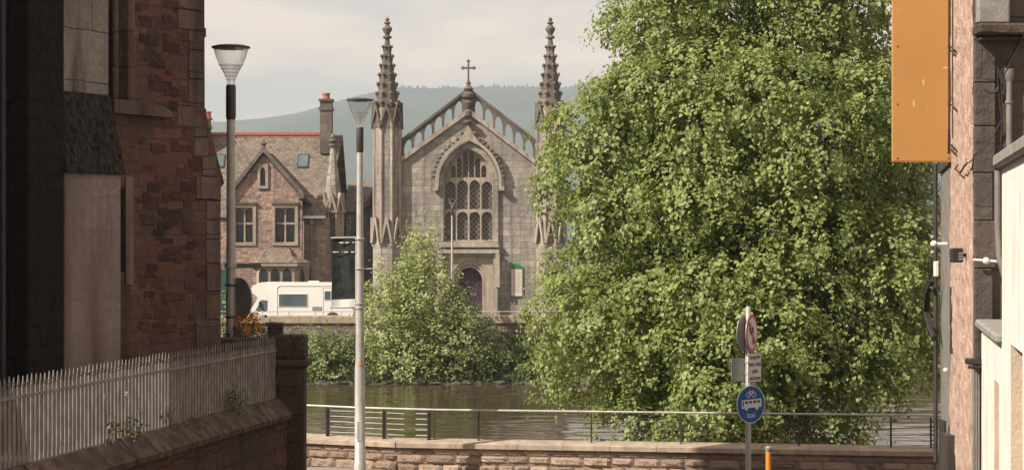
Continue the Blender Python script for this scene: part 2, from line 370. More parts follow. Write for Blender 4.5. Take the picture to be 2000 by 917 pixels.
# ------------------------------------------------------------------ ground, river, hills
def slab_xy(x0, x1, y0, y1, z0, z1, th=.3):
    return MB().slab([(x0, y0, z0), (x1, y0, z0), (x1, y1, z1), (x0, y1, z1)], th)
LANE = lambda Y: -1.65 - 3.19 * max(Y, -10) / 31
kind(slab_xy(-40, 40, -12, 31, LANE(-12+2), LANE(31)).build('lane', M['asphalt']), 'structure')
kind(slab_xy(-120, 120, 31.01, 38.3, -4.84, -4.84).build('quay_road', M['asphalt']), 'structure')
kind(slab_xy(-120, 120, 38.31, 42.2, -4.71, -4.71, .5).build('quay_pavement', M['paving']), 'structure')
WZ = -8.25
def river():
    g = np.random.default_rng(5); nx, ny = 420, 430
    xs = np.linspace(-42, 42, nx); ys = 42.6 + 75*np.linspace(0, 1, ny)**1.15
    X, Y = np.meshgrid(xs, ys); Z = np.zeros_like(X)
    for i in range(60):
        wl = .45*(8**g.random()); th = g.normal()*.38; k = 2*math.pi/wl
        ph = g.random()*6.28; kx, ky = k*math.sin(th), k*math.cos(th)
        Z += .0018*wl**.75*np.sin(kx*X + ky*Y + ph + 1.1*np.sin(X*.21*g.random() + Y*.13*g.random() + ph))
    calm = .62 + .38*np.sin(X*.11 + Y*.23 + 1.3*np.sin(Y*.07)); Z *= calm
    V = np.stack([X, Y, Z + WZ], -1).reshape(-1, 3); b = MB(); b.v = [Vector(v) for v in V]
    b.f = [(j*nx+i, j*nx+i+1, (j+1)*nx+i+1, (j+1)*nx+i) for j in range(ny-1) for i in range(nx-1)]
    for x0, x1 in ((-400, -42), (42, 400)): b.add([(x0, 42.6, WZ), (x1, 42.6, WZ), (x1, 117.6, WZ), (x0, 117.6, WZ)], [(0, 1, 2, 3)])
    return b.build('river_water', M['water'], smooth=True)
kind(river(), 'structure')

def grid(nx, ny, fn, name, mat):
    vs = [fn(i/(nx-1), j/(ny-1)) for j in range(ny) for i in range(nx)]
    fs = [(j*nx+i, j*nx+i+1, (j+1)*nx+i+1, (j+1)*nx+i) for j in range(ny-1) for i in range(nx-1)]
    b = MB(); b.v = [Vector(v) for v in vs]; b.f = fs
    return b.build(name, mat, smooth=True)
def bank_z(x, Y):
    t = (Y - 116.2) / 6.6; t = max(0, min(1, t))
    return WZ - .35 + 2.5*t**.8 + .22*noise.noise((x*.45, Y*.6, 0))
kind(grid(260, 14, lambda a, b: (-130 + 200*a, 115.9 + 7.2*b, bank_z(-130 + 200*a, 115.9 + 7.2*b)), 'far_riverbank', M['earth']), 'structure')
kind(grid(60, 10, lambda a, b: (-60 + 130*a, 42.6 + 10.4*b, -6.2 - 2.35*b**.7 + .12*noise.noise((a*30, b*4, 3))), 'near_riverbank', M['earth']), 'structure')
kind(slab_xy(-300, 300, 123.9, 141, -5.6, -5.6).build('far_road', M['asphalt']), 'structure')
kind(slab_xy(-4000, 4000, 141.01, 5200, -5.5, -5.5, 3).build('ground', M['field']), 'structure')

RX = [-900, 200, 380, 500, 590, 640, 700, 790, 900, 1040, 1100, 1150, 1300, 1500, 2900]
RY = [470, 300, 262, 250, 240, 226, 203, 175, 174, 171, 176, 161, 138, 150, 200]
def hill(X, Y):
    px = 1000 + X/4000*FPX
    h1 = (470 - np.interp(px, RX, RY))/FPX*4000
    px2 = 1000 + X/4700*FPX
    h2 = (470 - np.interp(px2, [-3000, 300, 415, 520, 600, 3000], [238, 234, 237, 240, 241, 246]))/FPX*4700
    n = noise.noise((X*.0022, Y*.0022, 1.5))*.10 + noise.noise((X*.007, Y*.007, 4))*.035
    def bumpf(Y, c, w0, w1):
        d = (Y - c)/(w0 if Y < c else w1); return max(0, 1 - d*d)**1.3 if abs(d) < 1 else 0
    return -6 + max(h1*bumpf(Y, 4000, 1900, 1150)*(1 + n*min(1, abs(Y-4000)/500)), h2*bumpf(Y, 4700, 900, 450))
kind(grid(150, 90, lambda a, b: (-3600 + 7200*a, 2050 + 3150*b, hill(-3600 + 7200*a, 2050 + 3150*b)), 'hills', M['forest']), 'structure')
rng = np.random.default_rng(7)
tb = MB()
for i in range(5600):
    Y = 4000 + (rng.normal()*14 if i < 3800 else -rng.random()**1.5*500); X = -700 + rng.random()*2000
    if i >= 4700: Y = 4700 + rng.normal()*20; X = -1000 + 900*rng.random()
    h = 6 + 5.5*rng.random(); r = 2.2 + 1.5*rng.random(); z = hill(X, Y) - 2.5
    tb.add([(X-r, Y, z), (X, Y-r, z), (X+r, Y, z), (X, Y+r, z), (X, Y, z+h)], [(0,1,4),(1,2,4),(2,3,4),(3,0,4)])
kind(tb.build('hillside_forest', M['forest']), 'stuff')

# ------------------------------------------------------------------ foliage
def leaf_cloud(name, P, N, D, Sz, mat, parent, wide=.46):
    n = len(P); N = N/np.linalg.norm(N, axis=1, keepdims=True)
    D = D - N*np.sum(D*N, 1, keepdims=True); D /= np.linalg.norm(D, axis=1, keepdims=True) + 1e-9
    B = np.cross(D, N)
    T = np.array([(0,0,0), (.22,-wide,.10), (.62,-wide*.8,.10), (1,0,-.10), (.62,wide*.8,.10), (.22,wide,.10)])
    V = P[:,None,:] + Sz[:,None,None]*(T[None,:,0,None]*D[:,None,:] + T[None,:,1,None]*B[:,None,:] + T[None,:,2,None]*N[:,None,:])
    V = V.reshape(-1, 3) - np.array(base_of(parent))
    me = bpy.data.meshes.new(name); me.vertices.add(n*6); me.vertices.foreach_set('co', V.astype(np.float32).ravel())
    q = np.array([0,1,2,3, 0,3,4,5]); idx = (np.arange(n)[:,None]*6 + q[None,:]).ravel()
    me.loops.add(n*8); me.loops.foreach_set('vertex_index', idx.astype(np.int32))
    me.polygons.add(n*2); me.polygons.foreach_set('loop_start', (np.arange(n*2)*4).astype(np.int32))
    me.update(calc_edges=True); me.validate(); me.materials.append(mat)
    o = bpy.data.objects.new(name, me); C.objects.link(o)
    if parent: o.parent = parent
    return o

def crown(lobes, dens, per, leaf, seed, length=.9, droop=.6, inside=.35, lift=0.0, keepfn=None, upn=.7, clump=.2, coh=0):
    """Sprays of leaves over a union of ellipsoid lobes (centre, radii)."""
    g = np.random.default_rng(seed); Ps, Ns, Ds, Ss = [], [], [], []; CS = np.array([c for c, _ in lobes]); RS = np.array([r_ for _, r_ in lobes])
    cs = [np.array(c, float) for c, r in lobes]; rs = [np.array(r, float) for c, r in lobes]
    for c, r in zip(cs, rs):
        area = 4*math.pi*((r[0]*r[1])**1.6/3 + (r[0]*r[2])**1.6/3 + (r[1]*r[2])**1.6/3)**(1/1.6)
        for _ in range(int(area*dens)):
            d = g.normal(size=3); d /= np.linalg.norm(d)
            k = .62 + .42*g.random()**.6
            k *= 1 + clump*noise.noise((c[0] + d[0]*3.1, c[1] + d[1]*3.1, c[2] + d[2]*3.1))
            p = c + d*r*k
            deep = bool((np.sum(((p-CS)/RS)**2, 1) < .55).sum() > (1 if np.sum(((p-c)/r)**2) < .55 else 0))
            if deep and g.random() > inside: continue
            if keepfn and not keepfn(p): continue
            out = d/r; out /= np.linalg.norm(out); out = out + np.array([0, 0, lift]) + g.normal(size=3)*.25; out /= np.linalg.norm(out)
            m = max(4, int(per*(.6 + .8*g.random()))); t = g.random(m)**.8
            Ln = length*(.6 + .8*g.random())
            q = p + out*(t*Ln)[:,None] + np.array([0,0,-1])*(t*t*Ln*droop)[:,None] + g.normal(size=(m,3))*leaf*.9
            nn = (d*.9 if coh else out*.5) + np.array([0,0,upn*(.7 if coh else 1)]) + g.normal(size=3)*(.2 if coh else .38) + g.normal(size=(m,3))*.30
            dd = out*.6 + np.array([0,0,-.75*max(droop, .1)]) + g.normal(size=(m,3))*.5
            Ps.append(q); Ns.append(nn); Ds.append(dd); Ss.append(leaf*(.6 + .7*g.random(m)))
    return [np.concatenate(a) for a in (Ps, Ns, Ds, Ss)]

def boughs(lobes, per_m2, size, seed):
    """Many small drooping boughs standing on the surface of a few big lobes."""
    g = np.random.default_rng(seed); out = []; cs = np.array([c for c, _ in lobes]); rs = np.array([r_ for _, r_ in lobes])
    for c, r_ in zip(cs, rs):
        area = 4*math.pi*(r_[0]*r_[1]*r_[2])**(2/3)
        for _ in range(int(area*per_m2)):
            d = g.normal(size=3); d /= np.linalg.norm(d); p = c + d*r_*(.62 + .32*g.random())
            if (np.sum(((p-cs)/rs)**2, 1) < .45).sum() > 0 and g.random() > .25: continue
            q = size*(.65 + .75*g.random()); out.append((tuple(p), (q*(.9+.3*g.random()), q*(.9+.3*g.random()), q*(.48+.18*g.random()))))
    return out

def limb(mb, a, b, r0, r1, seed, n=7, wob=.12):
    g = random.Random(seed); a, b = Vector(a), Vector(b); L_ = (b-a).length; pts = []
    for i in range(n):
        t = i/(n-1); p = a.lerp(b, t); k = math.sin(t*math.pi)*wob*L_
        p += Vector((g.uniform(-1,1), g.uniform(-1,1), g.uniform(-.3,1)))*k*.6; pts.append(p)
    mb.tube(pts, [r0 + (r1-r0)*i/(n-1) for i in range(n)], 7); return pts

# the lime tree on the near bank
TY = 50.0
def lobe(px, py, rx, ry, Y=TY, rd=None):
    k = Y/FPX; return (tuple(pt(px, py, Y)), (rx*k, (rd or rx)*k, ry*k))
lime_lobes = [lobe(1330, 40, 120, 130, 50.5), lobe(1480, -40, 220, 190, 51, 200), lobe(1640, 60, 140, 160, 50), lobe(1270, 235, 140, 130, 50), lobe(1190, 290, 85, 80, 50),
    lobe(1420, 250, 190, 190, 49, 200), lobe(1600, 280, 180, 190, 48.5, 200), lobe(1740, 330, 85, 150, 50), lobe(1200, 440, 95, 110, 49.6), lobe(1310, 440, 140, 140, 48.5),
    lobe(1480, 470, 180, 160, 47.6, 190), lobe(1650, 480, 150, 130, 47.8, 190), lobe(1765, 520, 70, 120, 49.5), lobe(1165, 570, 62, 48, 49), lobe(1230, 610, 140, 90, 48.2),
    lobe(1150, 655, 55, 34, 49), lobe(1390, 640, 150, 110, 47.2), lobe(1560, 640, 160, 110, 46.8), lobe(1700, 650, 115, 85, 47.5), lobe(1320, 745, 130, 60, 47.3),
    lobe(1470, 760, 170, 85, 46.6, 140), lobe(1620, 715, 130, 50, 46.8), lobe(1380, 815, 120, 42, 46.6), lobe(1560, 825, 110, 42, 46.6), lobe(1470, 850, 150, 40, 46.8), lobe(1790, 640, 50, 85, 49), lobe(1150, 360, 55, 70, 49.8), lobe(1145, 500, 45, 60, 49.5), lobe(1245, 100, 45, 70, 50), lobe(1190, 700, 80, 40, 48.6), lobe(1300, 835, 60, 30, 46.8)]
tree = thing('lime_tree', 'huge leafy green lime tree drooping over the river behind the railing', 'tree', (6.0, 50.0, -7.9))
a1_ = crown(boughs(lime_lobes, .52, .84, 77), 7.0, 19, .098, 3, .32, .9, .12, clump=.2, coh=1, keepfn=lambda p: p[1] > 43.7, upn=.75)
a2_ = crown([(c, tuple(np.array(r_)*.72)) for c, r_ in lime_lobes], 3.2, 30, .115, 4, .5, .8, .6, keepfn=lambda p: p[1] > 43.8)
a = [np.concatenate(q_) for q_ in zip(a1_, a2_)]
leaf_cloud('crown', *a, M['lime'], tree)
tm = MB(); base = Vector((6.0, 50.0, -7.95)); top = pt(1470, 100, 50.5)
tm.tube([base + Vector((0,0,-.1)), base + Vector((0,0,.5)), base.lerp(top, .3) + Vector((.15,0,0)), base.lerp(top, .6), top], [.55, .42, .36, .26, .10], 12)
for i, (c, r) in enumerate(lime_lobes):
    s0 = base.lerp(top, min(.9, .22 + .028*i if i % 2 else .3 + .02*i)) ; e = Vector(c)
    pts = limb(tm, s0, e, .14, .04, 100+i)
    for j in range(5):
        d = Vector((random.Random(i*9+j).uniform(-1,1), random.Random(i*9+j+50).uniform(-1,1), random.Random(i*9+j+99).uniform(-.5,1)))
        limb(tm, pts[3 + j % 3], e + Vector((d.x*r[0], d.y*r[1], d.z*r[2]))*.85, .035, .01, 300+i*7+j, 5)
tm.build('trunk', M['bark'], tree, True)

def bush(name, label, lobes, dens, per, leaf, mat, seed, base, stems=5, **kw):
    t = thing(name, label, 'bush', base); a = crown(lobes, dens, per, leaf, seed, **kw); leaf_cloud('foliage', *a, mat, t)
    b = MB()
    for i, (c, r) in enumerate(lobes):
        limb(b, Vector(base) + Vector((random.Random(i).uniform(-.3,.3), 0, -.15)), Vector(c) + Vector((0, 0, r[2]*.5)), .07, .02, seed+i)
    b.build('stem', M['bark'], t); return t
BY = 119.0
bl = lambda px, py, rx, ry, Y=BY, rd=None: lobe(px, py, rx, ry, Y, rd)
bush('willow_bush', 'tall pale willow bush with a pointed top on the far river bank', [bl(818, 520, 30, 50), bl(828, 480, 13, 34), bl(795, 560, 40, 45), bl(765, 605, 46, 48), bl(835, 575, 46, 55), bl(815, 620, 60, 55, 118.5),
     bl(775, 665, 58, 55), bl(840, 670, 62, 62), bl(800, 715, 70, 30)], 5.2, 20, .16, M['willow'], 21, tuple(Vector((xx(800, BY), BY, -7.4))), length=.9, droop=-.25, lift=.5, inside=.5)
bush('round_bush', 'round green bush beside the pointed willow on the far river bank', [bl(900, 592, 14, 34, 118.6), bl(880, 622, 40, 34, 118.6), bl(885, 650, 55, 40, 118.4), bl(928, 668, 36, 42, 118.6), bl(880, 695, 62, 40, 118.2), bl(940, 700, 30, 36, 118)],
     4.6, 18, .16, M['shrub'], 22, tuple(Vector((xx(900, 118.5), 118.5, -7.3))), length=.75, droop=.1, lift=.3, inside=.5)
bush('hazel_shrub', 'yellow-green shrub on the far bank, between the stone pillar and the banner lamp post', [bl(625, 690, 32, 42, 118.5), bl(650, 715, 40, 28, 118), bl(615, 725, 28, 20, 118), bl(670, 690, 22, 34, 119)],
     4.4, 16, .16, M['shrub'], 23, tuple(Vector((xx(640, 118.5), 118.5, -7.3))), length=.8, droop=.2, lift=.4, inside=.5)
bush('bramble_thicket', 'low dark green bramble thicket at the waterline right of the bushes', [bl(985, 705, 30, 26, 119), bl(1030, 710, 34, 28, 119), bl(1075, 715, 34, 26, 119), bl(1000, 725, 40, 18, 118), bl(1120, 715, 40, 26, 119)],
     4.4, 16, .15, M['grass'], 24, tuple(Vector((xx(1020, 118.8), 118.8, -7.3))), length=.6, droop=.2, lift=.3, inside=.5)
bush('privet_bush', 'small green bush seen past the corner of the dark stone church', [bl(436, 610, 16, 26, 120), bl(440, 645, 18, 24, 119.5)], 2.4, 13, .2, M['shrub'], 25,
     tuple(Vector((xx(438, 120), 120, -7.0))), length=.6, droop=.1, lift=.4)
# bare twiggy shrub between
tw = MB(); g = random.Random(5)
def twigs(px, py_top, n, spread, Y=119.5):
    b = Vector((xx(px, Y), Y, bank_z(xx(px, Y), Y) - .1))
    for i in range(n):
        e = pt(px + g.uniform(-spread, spread), py_top + g.uniform(0, 45), Y + g.uniform(-.8, .8)); p = limb(tw, b, e, .03, .01, i, 5, .06)
        for j in range(3): limb(tw, p[2+j % 2], e + Vector((g.uniform(-.7,.7), g.uniform(-.3,.3), g.uniform(-.6,.3))), .014, .006, i*5+j, 4, .06)
twigs(668, 618, 22, 42)
tag(tw.build('bare_shrub', M['twig']), 'leafless brown twiggy shrub below the far embankment wall', 'bush')
tw = MB(); twigs(1075, 655, 22, 50); tag(tw.build('bare_shrub', M['twig']), 'brown dry shrub at the left edge of the lime tree on the far bank', 'bush')
# grass and waterline stones of the far bank
g = np.random.default_rng(9); n = 26000
X = -45 + 75*g.random(n); Y = 116.6 + 6.2*g.random(n); Z = np.array([bank_z(x, y) for x, y in zip(X, Y)])
ok = Z > WZ + .02; P = np.stack([X, Y, Z], 1)[ok]; m = len(P)
D = g.normal(size=(m,3))*.45 + np.array([0,0,1.0]); N = g.normal(size=(m,3))*.6 + np.array([0,-1.0,.3])
kind(leaf_cloud('bank_grass', P, N, D, .25 + .45*g.random(m), M['grass'], None, .10), 'stuff')
rk = MB(); g = random.Random(3)
for i in range(420):
    x = -42 + 72*i/420 + g.uniform(-.1,.1); y = 116.75 + g.uniform(-.35,.55); r = g.uniform(.08,.32)
    rk.ball((x, y, WZ + g.uniform(-.05,.12)), (r*g.uniform(.8,1.6), r, r*g.uniform(.4,.8)), 6, 4)
kind(rk.build('waterline_stones', M['rock']), 'stuff')

# ------------------------------------------------------------------ embankment across the river
EY = 123.0
w = thing('embankment_wall', 'long rubble embankment wall with a stone coping along the far bank', 'wall', (-10, EY, -6.5))
MB().box((-140, EY, -7.4), (90, EY+.6, -5.02)).build('wall', M['embank'], w)
MB().bbox((-140, EY-.12, -5.017), (90, EY+.72, zz(616, EY)), .03).build('coping', M['cope'], w)
rl = thing('embankment_railing', 'thin steel railing on top of the far embankment wall', 'railing', (-10, EY+.3, zz(616, EY)))
MB().tube([(-140, EY+.3, zz(608, EY)), (90, EY+.3, zz(608, EY))], .028, 6).build('handrail', M['steel'], rl)
for i in range(40):
    x = -36 + i*1.6
    if x < 26: MB().box((x-.03, EY+.27, zz(616, EY)-.01), (x+.03, EY+.33, zz(608, EY))).build('post', M['steel'], rl)

# ------------------------------------------------------------------ the church across the river
CY = 150.0; K = CY/FPX
cx = lambda p: (p-1000)*K
cz = lambda p: (HOR-p)*K
q = lambda pts: [(cx(a), cz(b)) for a, b in pts]
def arch(x0, x1, yb, ys, ya, n=10):       # pointed arch outline in picture units, counter-clockwise seen from the front
    w = (x1-x0)/2; h = ys-ya; mid = (x0+x1)/2; Rr = (w*w+h*h)/(2*w); amax = math.atan2(h, w-(w-Rr) - 0) if False else math.asin(min(1, h/Rr))
    rt = [(x1-Rr+Rr*math.cos(amax*i/n), ys-Rr*math.sin(amax*i/n)) for i in range(n)]
    lf = [(x0+Rr-Rr*math.cos(amax*i/n), ys-Rr*math.sin(amax*i/n)) for i in range(n)]
    return [(x0, yb), (x1, yb)] + rt + [(mid, ya)] + lf[::-1]
F = FACE(CY)
church = thing('gothic_church', 'grey gothic church across the river with twin crocketed pinnacles and purple door', 'church', (cx(915), CY, -5.6))
win = arch(866, 964, 472, 356, 290); door = arch(892, 943, 616, 548, 521)
MB(F).plate(q([(770, 640), (1060, 640), (1060, 325), (915, 216), (770, 318)]), [q(win), q(door)], -.9, 0).build('facade_wall', M['church'], church)
# pierced raking parapet
def rake(side):
    e = 784 if side < 0 else 1046
    lo0, hi0, lo1, hi1 = (e, 312 if side < 0 else 318), (e, 276), (915, 218), (915, 176)
    L_ = lambda A, B, t: (A[0]+(B[0]-A[0])*t, A[1]+(B[1]-A[1])*t)
    holes = []
    for i in range(6):
        t = .095 + .150*i; a = L_(lo0, lo1, t); b = L_(hi0, hi1, t); w = 7.6
        sl = (lo1[1]-lo0[1])/(lo1[0]-lo0[0])
        h = []
        yb = a[1]-6; yt = b[1]+6
        pr = [(-1, 0), (1, 0), (1, .45), (.92, .65), (.6, .88), (.0, 1), (-.6, .88), (-.92, .65), (-1, .45)]
        for u, v in pr:
            x = a[0]+u*w; h.append((x, (yb+sl*u*w)*(1-v) + (yt+sl*u*w)*v))
        holes.append(q(h))
    MB(F).plate(q([lo0, lo1, hi1, hi0] if side < 0 else [lo1, lo0, hi0, hi1]), holes, -.45, .10).build('pierced_parapet', M['dress_dark'], church)
    MB(F).plate(q([(e, lo0[1]+4), (915, 222), (915, 212), (e, lo0[1]-6)]), [], .002, .28).build('gable_coping', M['dress'], church)
    MB(F).plate(q([(e, hi0[1]+1), (915, 177), (915, 171), (e, hi0[1]-5)]), [], -.5, .2).build('parapet_rail', M['dress_dark'], church)
rake(-1); rake(1)
# cross on its pedestal
c0 = (cx(915), CY-.1, 0)
pr = [(.30, cz(226)), (.32, cz(218)), (.18, cz(214)), (.36, cz(207)), (.40, cz(200)), (.2, cz(195)), (.46, cz(190)), (.48, cz(184)), (.24, cz(179)), (.38, cz(174)), (.22, cz(170)), (.12, cz(166)), (.2, cz(163)), (.1, cz(158))]
ped = MB().lathe(c0, pr, 12).build('pedestal', M['dress_dark'], church, True)
MB(F).plate(q([(913.3,162),(916.7,162),(916.7,135),(924,135),(926,138.5),(927,135.5),(930.5,133.3),(927,131),(926,128),(924,131.5),(916.7,131.5),(916.7,122),(919.5,120),(917,118.5),(915,114.5),(913,118.5),(910.5,120),(913.3,122),
     (913.3,131.5),(906,131.5),(904,128),(903,131),(899.5,133.3),(903,135.5),(904,138.5),(906,135),(913.3,135)]), [], 0.0, .22).build('cross', M['dress_dark'], ped)
# great window
wn_ = MB(F).plate(q(arch(857, 973, 478, 358, 277)), [q(arch(866.2, 963.8, 472, 356, 290.2))], .003, .22).build('great_window', M['church'], church)
MB(F).plate(q(arch(866.1, 963.9, 472, 356, 290.1)), [q(arch(867.6, 962.4, 470.5, 356, 292.3))], -.35, -.12).build('window_frame', M['dress'], wn_)
holes = []
lw = 95/4
for i in range(4):
    x0 = 867.5 + lw*i + 1.5; x1 = 867.5 + lw*(i+1) - 1.5
    holes.append(q(arch(x0, x1, 468, 424, 413, 6))); 
    holes.append(q(arch(x0, x1, 408, 364 if i in (1, 2) else 366, 351 if i in (1, 2) else 354, 6)))
def ytop(x): 
    t = abs(x-915)/47.5; return 292 + 60*(t**2.0)*.85
for i in range(8):
    x0 = 867.5 + 95/8*i + 1.1; x1 = x0 + 95/8 - 2.2; m = (x0+x1)/2; yt = ytop(m if abs(m-915) < 12 else (x0 if m < 915 else x1)) + 3
    if yt < 338: holes.append(q(arch(x0, x1, 346, yt+8, yt, 5)))
MB(F).plate(q(arch(867.5, 962.5, 470.6, 356, 292.1)), holes, -.50, -.30).build('tracery', M['dress'], wn_)
MB(F).plate(q(arch(866, 964, 472, 356, 290)), [], -.66, -.60).build('leaded_glass', M['lattice'], wn_)
MB(F).plate(q([(855, 482), (975, 482), (973, 474), (857, 474)]), [], .224, .42).build('sill', M['dress'], wn_)
# ogee hood mould with crockets
def hood(off):
    o = arch(853-off, 977+off, 372, 357, 272-off, 12)[2:]
    o = [p for p in o]
    return o
outer = hood(3); mid = len(outer)//2
ogee = []
for (x, y) in outer:
    t = max(0, 1 - abs(x-915)/26); ogee.append((x, y - 24*t**2.0))
inner = hood(-3)
poly = [(980, 372)] + ogee + [(850, 372)] + [(856, 372)] + inner[::-1] + [(974, 372)]
hm = MB(F).plate(q(poly), [], .225, .50)
hm.box((cx(975), cz(372), .1), (cx(985), cz(364), .55)).box((cx(846), cz(372), .1), (cx(856), cz(364), .55))
hood_o = hm.build('hood_mould', M['dress'], wn_)
cr = MB()
for (x, y) in ogee[1:-1:1]:
    s_ = 1 if x > 915 else -1
    if abs(x-915) < 6: continue
    cr.ball((cx(x + 3.5*s_), CY-.40, cz(y-2)), (.13+.05*random.Random(x).random(), .12, .10+.06*random.Random(y).random()), 6, 4)
cr.lathe((cx(915), CY-.38, 0), [(.05, cz(252)), (.10, cz(245)), (.06, cz(243)), (.34, cz(240)), (.36, cz(237)), (.1, cz(235))], 8)
cr.build('crocket', M['dress_dark'], wn_)
# doorway
dw = MB(F).plate(q([(860, 616), (972, 616), (972, 489), (860, 489)]), [q([(869, 616), (963, 616), (963, 499), (869, 499)])], .003, .55).build('doorway', M['dress'], church)
MB(F).plate(q([(869.1, 616), (962.9, 616), (962.9, 499.1), (869.1, 499.1)]), [q(arch(880, 955, 616.1, 550, 508))], .003, .30).build('door_spandrel', M['dress'], dw)
MB(F).plate(q(arch(880.1, 954.9, 616, 550, 508.2)), [q(arch(887, 948, 616.1, 549, 515))], .003, .2).build('outer_arch', M['dress'], dw)
MB(F).plate(q(arch(887.1, 947.9, 616, 549, 515.2)), [q(arch(893, 942, 616.1, 548, 522))], -.2, .08).build('inner_arch', M['dress'], dw)
MB(F).plate(q([(857, 494), (975, 494), (975, 487), (857, 487)]), [], .553, .80).build('door_cornice', M['dress'], dw)
lab = MB(F); lab.box((cx(968), cz(560), .553), (cx(976), cz(494), .78)); lab.box((cx(856), cz(560), .553), (cx(864), cz(494), .78)); lab.build('label_stop', M['dress'], dw)
pd = MB(F)
for i in range(6):
    x0 = 892 + 8.5*i; pts = [p for p in arch(892, 943, 616, 548, 521.5, 16)]
    xs = (x0+.3, x0+8.2); top_ = lambda x: np.interp(x, [892, 895, 901, 909, 917.5, 926, 934, 940, 943], [548, 538, 530, 524.5, 521.5, 524.5, 530, 538, 548])
    pd.plate(q([(xs[0], 616), (xs[1], 616), (xs[1], float(top_(xs[1]))), (sum(xs)/2, float(top_(sum(xs)/2))), (xs[0], float(top_(xs[0])))]), [], -.55, -.45)
pd.build('door', M['purple'], dw)
# turrets with crocketed spires
def turret(p, nm_dark=False):
    c = (cx(p), CY+.25, 0); r = 1.02; rot = R(22.5)
    t = MB().lathe(c, [(r*1.10, -6.2), (r*1.10, cz(478)), (r, cz(474)), (r, cz(212))], 8, rot).build('turret', M['church'], church)
    rb = MB()
    for k in range(8):
        a = rot + 2*math.pi*k/8; x, y = c[0]+r*math.cos(a), c[1]+r*math.sin(a)
        rb = MB().tube([(x, y, cz(474)), (x, y, cz(232))], .13, 6); rb.ball((x, y, cz(478)), (.2, .2, .22), 6, 4); rb.build('rib', M['dress'], t)
    for k in range(8):
        gb = MB(); a = 2*math.pi*k/8; n = Vector((math.cos(a), math.sin(a), 0)); Mx = frame(Vector((c[0], c[1], 0)) + n*(r*math.cos(R(22.5))), n)
        hw = r*math.sin(R(22.5)) + .02; gb.M = Mx
        z0, z1 = cz(252), cz(200)
        gb.plate([(-hw-.10, z0), (0, z1-.55), (hw+.10, z0), (hw+.10, z0+.25), (0, z1), (-hw-.10, z0+.25)], [], -.1, .22)
        gb.plate([(-hw, z0+.1), (hw, z0+.1), (0, z1-.3)], [], -.15, .05)
        gb.build('gablet', M['dress_dark'], t); gb = MB(Mx)
        z0, z1 = cz(474), cz(424)
        gb.plate([(-hw-.06, z0), (-hw+.12, z0), (0, z1-.35), (hw-.12, z0), (hw+.06, z0), (0.08, z1), (-.08, z1)], [], .10, .30)
        gb.build('gablet', M['dress'], t)
    r0, r1, z0, z1 = .92, .17, cz(214), cz(76)
    MB().lathe(c, [(r0, z0), (r1, z1)], 8, rot).build('spire', M['dress_dark'], t)
    ck = MB()
    for j in range(7):
        f = .10 + .132*j; rr = r0+(r1-r0)*f; z = z0+(z1-z0)*f
        for k in range(8):
            a = rot + 2*math.pi*k/8; s_ = .155 - .045*f
            ck.ball((c[0]+(rr+.09)*math.cos(a), c[1]+(rr+.09)*math.sin(a), z), (s_, s_, s_*1.05), 6, 4)
            ck.ball((c[0]+(rr+.03)*math.cos(a), c[1]+(rr+.03)*math.sin(a), z-.22), (s_*.6, s_*.6, s_*1.2), 6, 4)
    ck.build('crocket', M['dress_dark'], t)
    MB().lathe(c, [(r1, cz(76)), (.34, cz(74)), (.34, cz(71)), (.17, cz(69)), (.22, cz(64)), (.35, cz(59)), (.37, cz(55)), (.2, cz(50)), (.13, cz(47)), (.26, cz(45)), (.24, cz(43)), (.1, cz(41)), (.16, cz(38)), (.12, cz(35)), (.03, cz(33))], 10).build('finial', M['dress_dark'], t, True)
turret(756); turret(1075)
# nave and its roof behind the facade
MB().box((cx(790), CY+.95, -6), (cx(1040), CY+26, cz(325))).build('nave_wall', M['church'], church)
rf = MB(); zr, ze = cz(228), cz(322)
rf.slab([(cx(915), CY+.9, zr), (cx(780), CY+.9, ze), (cx(780), CY+26, ze), (cx(915), CY+26, zr)], -.25)
rf.slab([(cx(915), CY+26, zr), (cx(1050), CY+26, ze), (cx(1050), CY+.9, ze), (cx(915), CY+.9, zr)], -.25)
rf.build('roof', M['slate_dark'], church)
# low side wing on the left with its raking wall, and the small turret
MB(FACE(CY+2)).plate(q([(655, 640), (730, 640), (730, 372), (716, 398), (690, 415), (655, 420)]), [], -.6, 0).build('side_wing', M['wing'], church)
MB(FACE(CY+2)).plate(q([(690, 418), (718, 400), (731, 366), (731, 358), (712, 391), (688, 409)]), [], .003, .25).build('wing_coping', M['dress_dark'], church)
MB(FACE(CY+2)).plate(q([(704, 616), (726, 616), (726, 566), (715, 552), (704, 566)]), [], .003, .1).build('side_door', M['purple'], church)
for (x, y) in ((677, 432), (676, 452)):
    MB(FACE(CY+2)).plate(q([(x-4, y+9), (x+3, y+9), (x+5, y-9), (x-2, y-9)]), [q([(x-2, y+6), (x+1.5, y+6), (x+3, y-6), (x-.5, y-6)])], .003, .12).build('quatrefoil_frame', M['dress'], church)
MB().slab([(cx(664), CY+8, cz(348)), (cx(664), CY+3, cz(412)), (cx(728), CY+3, cz(412)), (cx(728), CY+8, cz(348))], .2).build('wing_roof', M['slate'], church)
